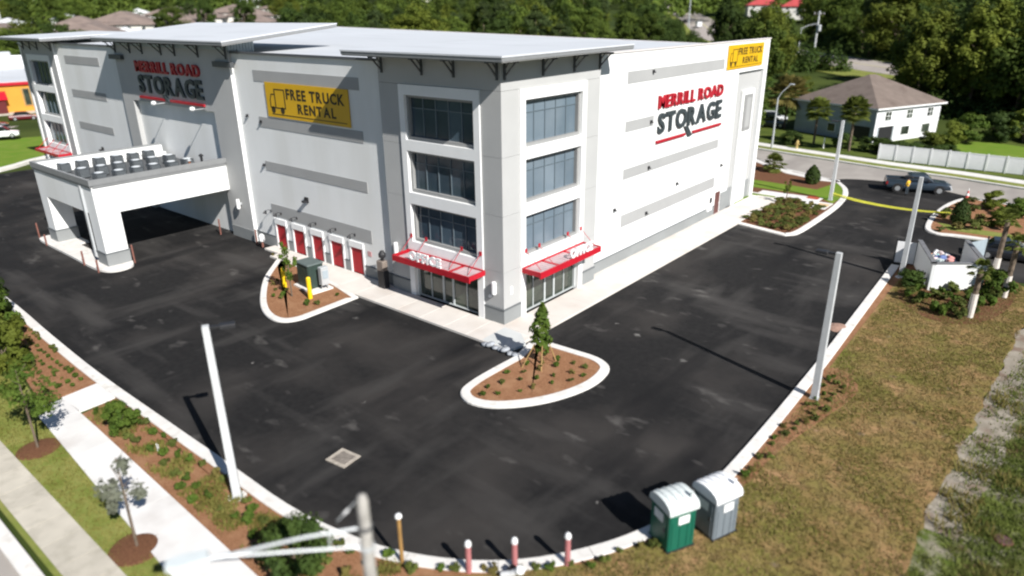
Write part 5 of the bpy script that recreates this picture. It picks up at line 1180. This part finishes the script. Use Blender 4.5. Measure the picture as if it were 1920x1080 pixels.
e=[(-HLX-o_,-o_,HH),(o_,-o_,HH),(o_,HLY+o_,HH),(-HLX-o_,HLY+o_,HH)]; ap=[(-HLX/2,HLX/2-.5,HH+3.7),(-HLX/2,HLY-HLX/2+.5,HH+3.7)]
m=MB(); m.add(e+ap+[(a,b,HH-.2) for a,b,_ in e],[(0,1,4),(1,2,5,4),(2,3,5),(3,0,4,5),(6,9,8,7)]); rf=m.build('roof',SHING,hs); fixnormals(rf.data)
m=MB()
for a,b in ((0,1),(1,2),(2,3),(3,0)):
    p,q=Vector(e[a]),Vector(e[b]); m.add([p,q,q-Vector((0,0,.2)),p-Vector((0,0,.2)),p*1.003,q*1.003,(q-Vector((0,0,.2)))*1.003,(p-Vector((0,0,.2)))*1.003],[(0,1,2,3),(4,7,6,5),(0,4,5,1),(3,2,6,7)])
m.build('gutter',TRIM,hs)
for (a,b,c) in ((-5.5,4.2,1.6),(-2.6,8.2,1.2)): MB().lathe((a,b,HH+c-.05),[(.5,0),(.42,.28),(.05,.32)],8).build('roof_vent',M('vent_brown',(.09,.07,.065),.8) if a<-5 else bpy.data.materials['vent_brown'],rf)
# hedge plants before the house
for i,(x,y) in enumerate(((4.4,71.2),(2.6,71.6),(-1.0,72.4),(6.2,70.4),(8.2,69.8),(10.4,69.6),(-7.2,70.5))):
    tree('shrub','dark clipped shrub in the hedge before the brown-roofed house','shrub','bush',1,x,y,.95,1.15,.05,'hedge shrubs before the house')
tree('shrub','large spreading shrub overhanging the white fence at the house corner','shrub','bush',2,8.8,74.2,1.25,1.5,.05)
for i,(x,y) in enumerate(((6.2,71.0),(11.0,73.0),(9.9,82),(11.4,86),(14.6,90),(17.5,91))):
    tree('shrub',['low dark shrub just behind the white fence near its end post','mid green shrub behind the fence beside the small lawn','dark shrub in the house yard by the sunlit wall','leafy shrub at the far yard edge left of the small lawn','shrub at the back edge of the small lawn, left','shrub at the back edge of the small lawn, right'][i],'shrub','bush',i,x,y,(.55,.8,1.5,1.8,2.0,2.0)[i],(.8,1.0,1.4,1.7,1.9,1.9)[i],.05)
# ------------------------------------------------------------------ distant buildings
def hz(x,y): return hterr(x,y)
ORG=M('orange_render',(.62,.27,.035),.8,.04,.5)
t=thing('orange_shop','orange shop with white roof and red awning past the far tower','building',(-132,0,1.0),-.16)
MB().box(-70,0,3,50,-2,5.2).build('wall',ORG,t); MB().box(-70.3,.3,2.7,50.3,5.201,5.6).build('roof',ROOFW,t); MB().box(.301,.36,3,50,4.95,5.5).build('trim_band',REDP,t)
MB().box(-46,-44,3,50,5.601,8.2).build('parapet',TRIM,t)
for k in range(9): MB().bevbox(-49,-46.6,4+k*5,6.5+k*5,5.601,9.0,.2).build('roof_unit',GALV,t)
f=MB().box(.003,.10,15.9,17.3,1.2,4.4).build('window',M('orange_frame',(.35,.22,.08),.7),t); MB().box(.101,.14,16.15,17.05,1.4,4.2).build('pane',PANE2,f)
f=MB().box(.003,.10,4,6.4,1.2,4.4).build('window',bpy.data.materials['orange_frame'],t); MB().box(.101,.14,4.3,6.1,1.4,4.2).build('pane',PANE2,f)
MB().add([(.004,9.5,4.0),(.004,13.4,4.0),(1.6,13.4,2.6),(1.6,9.5,2.6),(.004,9.5,2.5),(.004,13.4,2.5)],[(0,1,2,3),(0,3,4),(1,5,2),(4,3,2,5)]).build('awning',REDP,t)
MB().box(.01,3.0,3,50,-1,.25).build('step',WALKO,t); MB().box(.3,1.5,10,13,.251,2.4).build('doorway',M('dark_red',(.10,.01,.01),.7),t)
# brown-roofed apartment rows
APT=M('apartment_wall',(.62,.60,.55),.8,.05,.3); BRN=M('apartment_shingle',(.215,.165,.14),.9,.10,.3); mixnoise(BRN,(.15,.115,.10),.25,.5,.7,None,4)
for i,(x,y,rz,lx,ly,h,rh,l) in enumerate((
   (-300,88,-.50,46,20,5.5,3.4,'nearest brown-roofed apartment block behind the white roof'),
   (-338,122,-.55,44,22,6,3.6,'brown-roofed apartment block behind the nearest one, to its right'),
   (-330,96,-.5,30,18,6.5,3.8,'brown-roofed apartment block in the left of the cluster'),
   (-352,160,-.60,52,24,6,3.8,'broad brown-roofed apartment block in the middle of the cluster'),
   (-378,196,-.62,48,22,6,3.8,'brown-roofed apartment block toward the wood edge'),
   (-392,236,-.66,40,18,5.5,3.2,'small brown-roofed block at the right end of the cluster'),
   (-310,168,-.62,44,20,4.0,2.8,'low brown-roofed block peeping over the roof edge'),
   (-322,66,-.5,40,18,5.0,3.6,'brown-roofed apartment block at the left end of the cluster'),
   (-362,128,-.55,46,22,6.5,4.2,'brown-roofed apartment block at the back of the cluster, left part'),
   (-396,170,-.6,46,22,6.5,4.2,'brown-roofed apartment block at the back of the cluster, right part'),
   (-330,140,-.6,48,24,5.0,4.0,'wide brown-roofed apartment block at the front of the cluster'),
   (-352,190,-.62,44,22,5.0,3.6,'brown-roofed apartment block at the front of the cluster, right part'),
   (-300,205,-.62,36,16,4.0,2.6,'low brown ridge just over the middle of the white roof'))):
    house(l,x,y,rz,lx,ly,h,rh,APT,BRN,hz(x,y),2,8,3,'apartment_block',1.0,False,'building')
for x,y,rz,lx,ly,h,rh,l,nm,wm,rm in (
   (-283,84,-.4,14,9,4.2,2.2,'small white cottage with pale gable by the apartment roofs','cottage',TRIM,ROOFW),
   (-292,101,-.4,12,8,4.8,2.0,'small white cottage between the apartment roofs','cottage',TRIM,ROOFW),
   (-420,98,-.4,24,14,5,2.4,'white shed with pale roof at the foot of the distant wood','shed',TRIM,ROOFW),
   (-430,128,-.4,28,14,6,2.6,'long white shed with pale roof in the distant wood','shed',TRIM,ROOFW),
   (-440,170,-.4,18,14,7,2.6,'white domed-looking house among the distant trees','cottage',TRIM,ROOFW),
   (-452,196,-.4,18,12,7,3,'white house farther along the distant wood edge','cottage',TRIM,ROOFW),
   (-440,240,-.5,10,10,12,3,'left of the twin white towers in the distant wood','tower_block',TRIM,BRN),
   (-438,254,-.5,10,10,12,3,'right of the twin white towers in the distant wood','tower_block',TRIM,BRN),
   (-360,24,-.2,10,14,7,2,'white block at the far left frame edge','cottage',TRIM,ROOFW),
   (-205,30,-.25,26,12,3.2,1.6,'low cream shed beyond the orange shop','shed',APT,ROOFW)):
    house(l,x,y,rz,lx,ly,h,rh,wm,rm,hz(x,y),2 if h>5 else 1,3,2,nm,.6,True,'building')
t=thing('yellow_digger','yellow machine parked among the distant sheds','machine',(-330,62,hz(-330,62)),.4); MB().bevbox(-3,3,-1.5,1.5,.8,3.2,.2).build('body',YEL,t); MB().bevbox(-1,1,-1.4,1.4,3.201,5.0,.2).build('cab',YEL,t); MB().tube((-2,-1.6,.8),(-2,1.6,.8),.8,.8,10).tube((2,-1.6,.8),(2,1.6,.8),.8,.8,10).build('wheel',TYRE,t)
RR=M('red_roof_tile',(.40,.06,.06),.8,.1,.4)
for x,y,rz,lx,ly,h,rh,l in ((-108,300,.5,14,11,5,3.2,'red-roofed house half hidden in the wood, on the left'),(-92,298,.4,13,10,4.6,3.2,'red-roofed house half hidden in the wood, on the right')):
    house(l,x,y,rz,lx,ly,h,rh,APT,RR,hz(x,y)+2.5,2,3,2,'house',.6)
# poles beyond
def pole(label,x,y,h,arm=None,r=.18,mat=CONCP,nm='utility_pole'):
    t=thing(nm,label,nm.replace('_',' '),(x,y,hz(x,y))); MB().lathe((0,0,-.5),[(r,0),(r*.6,h+.5)],8).build('pole',mat,t)
    if arm=='lamp': MB().path([(0,0,h-.3),(1.3,.9,h+.5),(2.6,1.7,h+.8)],.09,6).build('arm',GALV,t); MB().bevbox(2.3,3.2,1.5,2.0,h+.72,h+.95,.05).build('lamp_head',GALV,t)
    if arm=='cross':
        MB().box(-1.2,1.2,-.08,.08,h-.9,h-.7).build('crossarm',BARK,t)
        for k in (-1.1,-.4,.4,1.1): MB().lathe((k,0,h-.7),[(.09,0),(.09,.3)],6).build('insulator',TRIM,t)
        MB().lathe((.45,0,h-4.6),[(.42,0),(.45,.1),(.45,1.4),(.3,1.5)],10).build('transformer_can',GALV,t); MB().box(-.3,.3,-.45,.45,.3,1.6).build('meter_box',TRIM,t)
    return t
pole('tall pale utility pole with transformer can beside the distant road',-32.7,157.3,13.2,'cross',.30)
pole('slim lamp pole with curved arm beside the distant road',-41.0,171.0,8.3,'lamp',.18,GALV,'street_lamp')
pole('weathered pole standing before the dark wood behind the house',-12.6,157.1,9.6,None,.28,M('grey_wood',(.30,.26,.21),.9,.15,3))
pole('lamp pole at the near kerb of the distant road bend',-118,262,14,'lamp',.3,GALV,'street_lamp')
pole('pole in the gap at the far left of the wood',-360,50,17,None,.5)
pole('pole behind the white sheds at the far left',-395,92,13,None,.4)
# ------------------------------------------------------------------ woodland: trees one by one
BLD=[(-76,-20),(0,-20),(0,42),(-76,42)]
def road_dist(x,y):
    return min((x-a)**2+(y-b)**2 for a,b in RDC)**.5
RDC=[tuple(q) for q in offset(FR,-7.5)]
placed=[]
HOUSES=[(o.location.x,o.location.y) for o in COL.objects if o.parent is None and o.get('category') in ('building','house') and o.location.length>60]
def proj(x,y,z):
    d=Vector((x,y,z))-Vector((CX,CY,CZ)); k=d.dot(f_)
    return (960+FPX*d.dot(r2)/k, 540-FPX*d.dot(u2)/k) if k>1 else (None,None)
LBL={'oak':('broadleaf_tree','broad leafy tree growing in the woodland beyond the storage building','broadleaf trees of the woodland'),
     'tall':('woodland_tree','tall dense tree growing in the woodland beyond the storage building','tall trees of the woodland'),
     'pine':('pine_tree','slender pine with high crown rising from the woodland','pines of the woodland')}
def wood(n, az0, az1, d0, d1, gap, hs, kinds, ok=None, tries=60):
    c=0
    for _ in range(n*tries):
        if c>=n: break
        a=random.uniform(az0,az1); d=math.sqrt(random.uniform(d0*d0,d1*d1)); x,y=CAMG[0]-math.sin(a)*d,CAMG[1]+math.cos(a)*d
        if inpoly(x,y,BLD) or road_dist(x,y)<13: continue
        if any((x-p)**2+(y-q)**2<gap*gap for p,q in placed): continue
        if ok and not ok(x,y): continue
        k=random.choice(kinds); h=random.uniform(*hs); nm,lb,gp=LBL[k]; v=random.randint(0,9)
        base={'oak':13.2,'tall':16.6,'pine':17.8}[k]; s=h/base
        ws=s*random.uniform(.95,1.25)
        if not free(x,y,h,{'oak':5.6,'tall':4.1,'pine':3.0}[k]*ws): continue
        tree(nm,lb,'tree',k,v,x,y,s,ws,None,gp); placed.append((x,y)); c+=1
    return c
def seg(ax,ay,bx,by):   # keeps clear of a sight corridor towards (bx,by)
    return lambda x,y: True
def clear(x,y):
    u,v=proj(x,y,hterr(x,y))
    if u is None: return False
    # leave the distant road, verge and red roofs in view
    if 1235<u<1345 and math.hypot(x-CAMG[0],y-CAMG[1])<430 and v<150: 
        if math.hypot(x-CAMG[0],y-CAMG[1])<245 and u>1235: return False
        if road_dist(x,y)<26: return False
    if 1440<u<1640 and 135<math.hypot(x-CAMG[0],y-CAMG[1])<188: return False
    if 1395<u<1520 and 235<math.hypot(x-CAMG[0],y-CAMG[1])<345: return False
    if 1640<u<1700 and math.hypot(x-CAMG[0],y-CAMG[1])<188 and v>60 : return False
    return all((x-p)**2+(y-q)**2>15**2 for p,q in HOUSES)
PROT=[(u,v,300) for u,v in ((1300,40),(1320,66),(1275,30),(1255,15),(1290,55),(1245,30),(1310,50),(1335,72),(1262,45),(1240,8))]
PROT+=[(u,v,182) for u,v in ((1495,105),(1520,112),(1550,118),(1580,124),(1610,130),(1500,118),(1535,122),(1570,135))]
PROT+=[(u,v,345) for u,v in ((1425,28),(1445,24),(1480,36),(1497,36))]+[(u,v,168) for u,v in ((1530,150),(1490,150),(1560,160),(1460,140))]
PROT+=[(u,v,186) for u,v in ((1527,60),(1495,80),(1689,80),(1687,120))]
PROT+=[(u,v,112) for u,v in ((1815,275),(1850,285),(1880,295))]
def _line(pts,dd):
    for (a,b),(c,d) in zip(pts,pts[1:]):
        n_=max(1,int(math.hypot(c-a,d-b)/6))
        for k in range(n_): PROT.append((a+(c-a)*k/n_,b+(d-b)*k/n_,dd))
_line([(1243,14),(1262,40),(1300,62),(1335,76)],240); _line([(1256,12),(1292,36),(1330,52)],260)
_line([(1488,100),(1560,112),(1625,128)],172); _line([(1488,116),(1540,128),(1605,140)],150); _line([(1450,128),(1520,146),(1590,156)],140)
def free(x,y,h,r):
    z=hterr(x,y); u,v=proj(x,y,z+h*.55); d=math.dist((x,y,z+h*.5),(CX,CY,CZ))
    if u is None: return False
    ru,rv=r*FPX/d,h*.52*FPX/d
    return not any(((pu-u)/ru)**2+((pv-v)/rv)**2<1.05 and d<pd for pu,pv,pd in PROT)
tot=0
# right-hand wood behind the house and the fence, kept off the small lawn
def rightok(x,y):
    if -14<x<42 and 62<y<104: return False
    u,v=proj(x,y,hterr(x,y))
    if 1770<u<1885 and v>232: return False
    return clear(x,y)
tot+=wood(12,-.10,.115,106,128,5.0,(12,17),['oak','tall','oak'],rightok)
tot+=wood(54,-.06,.36,128,185,5.5,(12,17.5),['oak','tall','oak'],rightok)
tot+=wood(40,.0,.42,185,280,7.0,(12,17),['oak','tall','tall','oak','pine'],clear)
# screens either side of the distant road
tot+=wood(22,.345,.47,190,300,6.5,(10,15),['oak','tall'],clear)
tot+=wood(10,.36,.44,100,126,5,(4,7),['oak'],clear)
tot+=wood(70,.48,.98,185,300,7.0,(10,15),['oak','tall','oak','pine'],lambda x,y: clear(x,y) and not (-300<x<-200 and 180<y<215))
tot+=wood(56,.40,1.12,300,480,10,(12,18),['oak','tall','pine'],clear)
tot+=wood(28,.95,1.34,440,620,12,(12,18),['oak','tall'],clear)
tot+=wood(14,1.20,1.36,215,330,9,(6,11),['oak'],clear)
print('woodland trees',tot)
# undergrowth between the trunks, one leafy mass
def undergrowth(a0,a1,d0,d1,n,hmin,hmax,ok):
    C=[];Nn=[];Sz=[];c=0
    for _ in range(n*8):
        if c>=n: break
        a=random.uniform(a0,a1); d=math.sqrt(random.uniform(d0*d0,d1*d1)); x,y=CAMG[0]-math.sin(a)*d,CAMG[1]+math.cos(a)*d
        hh=random.uniform(hmin,hmax); r=random.uniform(1.3,2.6)
        if inpoly(x,y,BLD) or road_dist(x,y)<11 or not ok(x,y) or not free(x,y,hh,r): continue
        z=hterr(x,y); k=rng.normal(size=(230,3)); k/=np.linalg.norm(k,axis=1,keepdims=True); k[:,2]=np.abs(k[:,2])-.05; c+=1
        C.append(np.array([x,y,z])+k*np.array([r,r,hh])*(.6+.4*rng.random((230,1)))); Nn.append(k+np.array([0,0,.4])+rng.normal(size=(230,3))*.5); Sz.append(.42*(.6+.8*rng.random(230)))
    if C: tag(link('undergrowth',quads_mesh('undergrowth',np.concatenate(C),np.concatenate(Nn),np.concatenate(Sz),LEAF_C,1.5)),kind='stuff')
undergrowth(-.1,.12,106,130,70,1.5,4,lambda x,y: rightok(x,y))
undergrowth(-.08,.37,130,190,330,2,6,rightok)
undergrowth(.0,.42,188,260,260,3,8,clear)
undergrowth(.34,.50,190,330,220,2,6,lambda x,y: True)
undergrowth(.0,.40,185,330,240,3,8,lambda x,y: True)
# far woods that merge into one mass
def treeline(name,a0,a1,d0,d1,n,h):
    C=[];Nn=[];Sz=[]
    for _ in range(n):
        a=random.uniform(a0,a1); d=random.uniform(d0,d1); x,y=CAMG[0]-math.sin(a)*d,CAMG[1]+math.cos(a)*d; z=hterr(x,y); hh=h*random.uniform(.75,1.25); r=random.uniform(5,8)
        if d<470 and not free(x,y,hh,r): continue
        k=rng.normal(size=(120,3)); k/=np.linalg.norm(k,axis=1,keepdims=True); k[:,2]=np.abs(k[:,2])*1.0-.15
        C.append(np.array([x,y,z+hh*.35])+k*np.array([r,r,hh*.62])*(.75+.3*rng.random((120,1)))); Nn.append(k+np.array([0,0,.5])+rng.normal(size=(120,3))*.4); Sz.append(1.5*(.6+.8*rng.random(120)))
    me=quads_mesh(name,np.concatenate(C),np.concatenate(Nn),np.concatenate(Sz),LEAF_A,1.4); return tag(link(name,me),kind='stuff')
treeline('far_woodland',-.05,1.25,480,640,520,15)
treeline('far_woodland',.10,.47,280,480,200,15) if False else None
treeline('far_woodland',.85,1.37,520,640,330,21)
treeline('far_woodland',.0,.52,330,480,150,16)
# shrubs along the verges at mid distance
for i,(x,y) in enumerate(scatter([(-40,92),(-18,92),(-20,124),(-48,135)],22,3.2)):
    tree('shrub','rounded shrub on the slope between the side road and the distant road','shrub','bush',i,x,y,random.uniform(1.2,2.4),random.uniform(1.2,2.2),None,'shrubs on the slope')
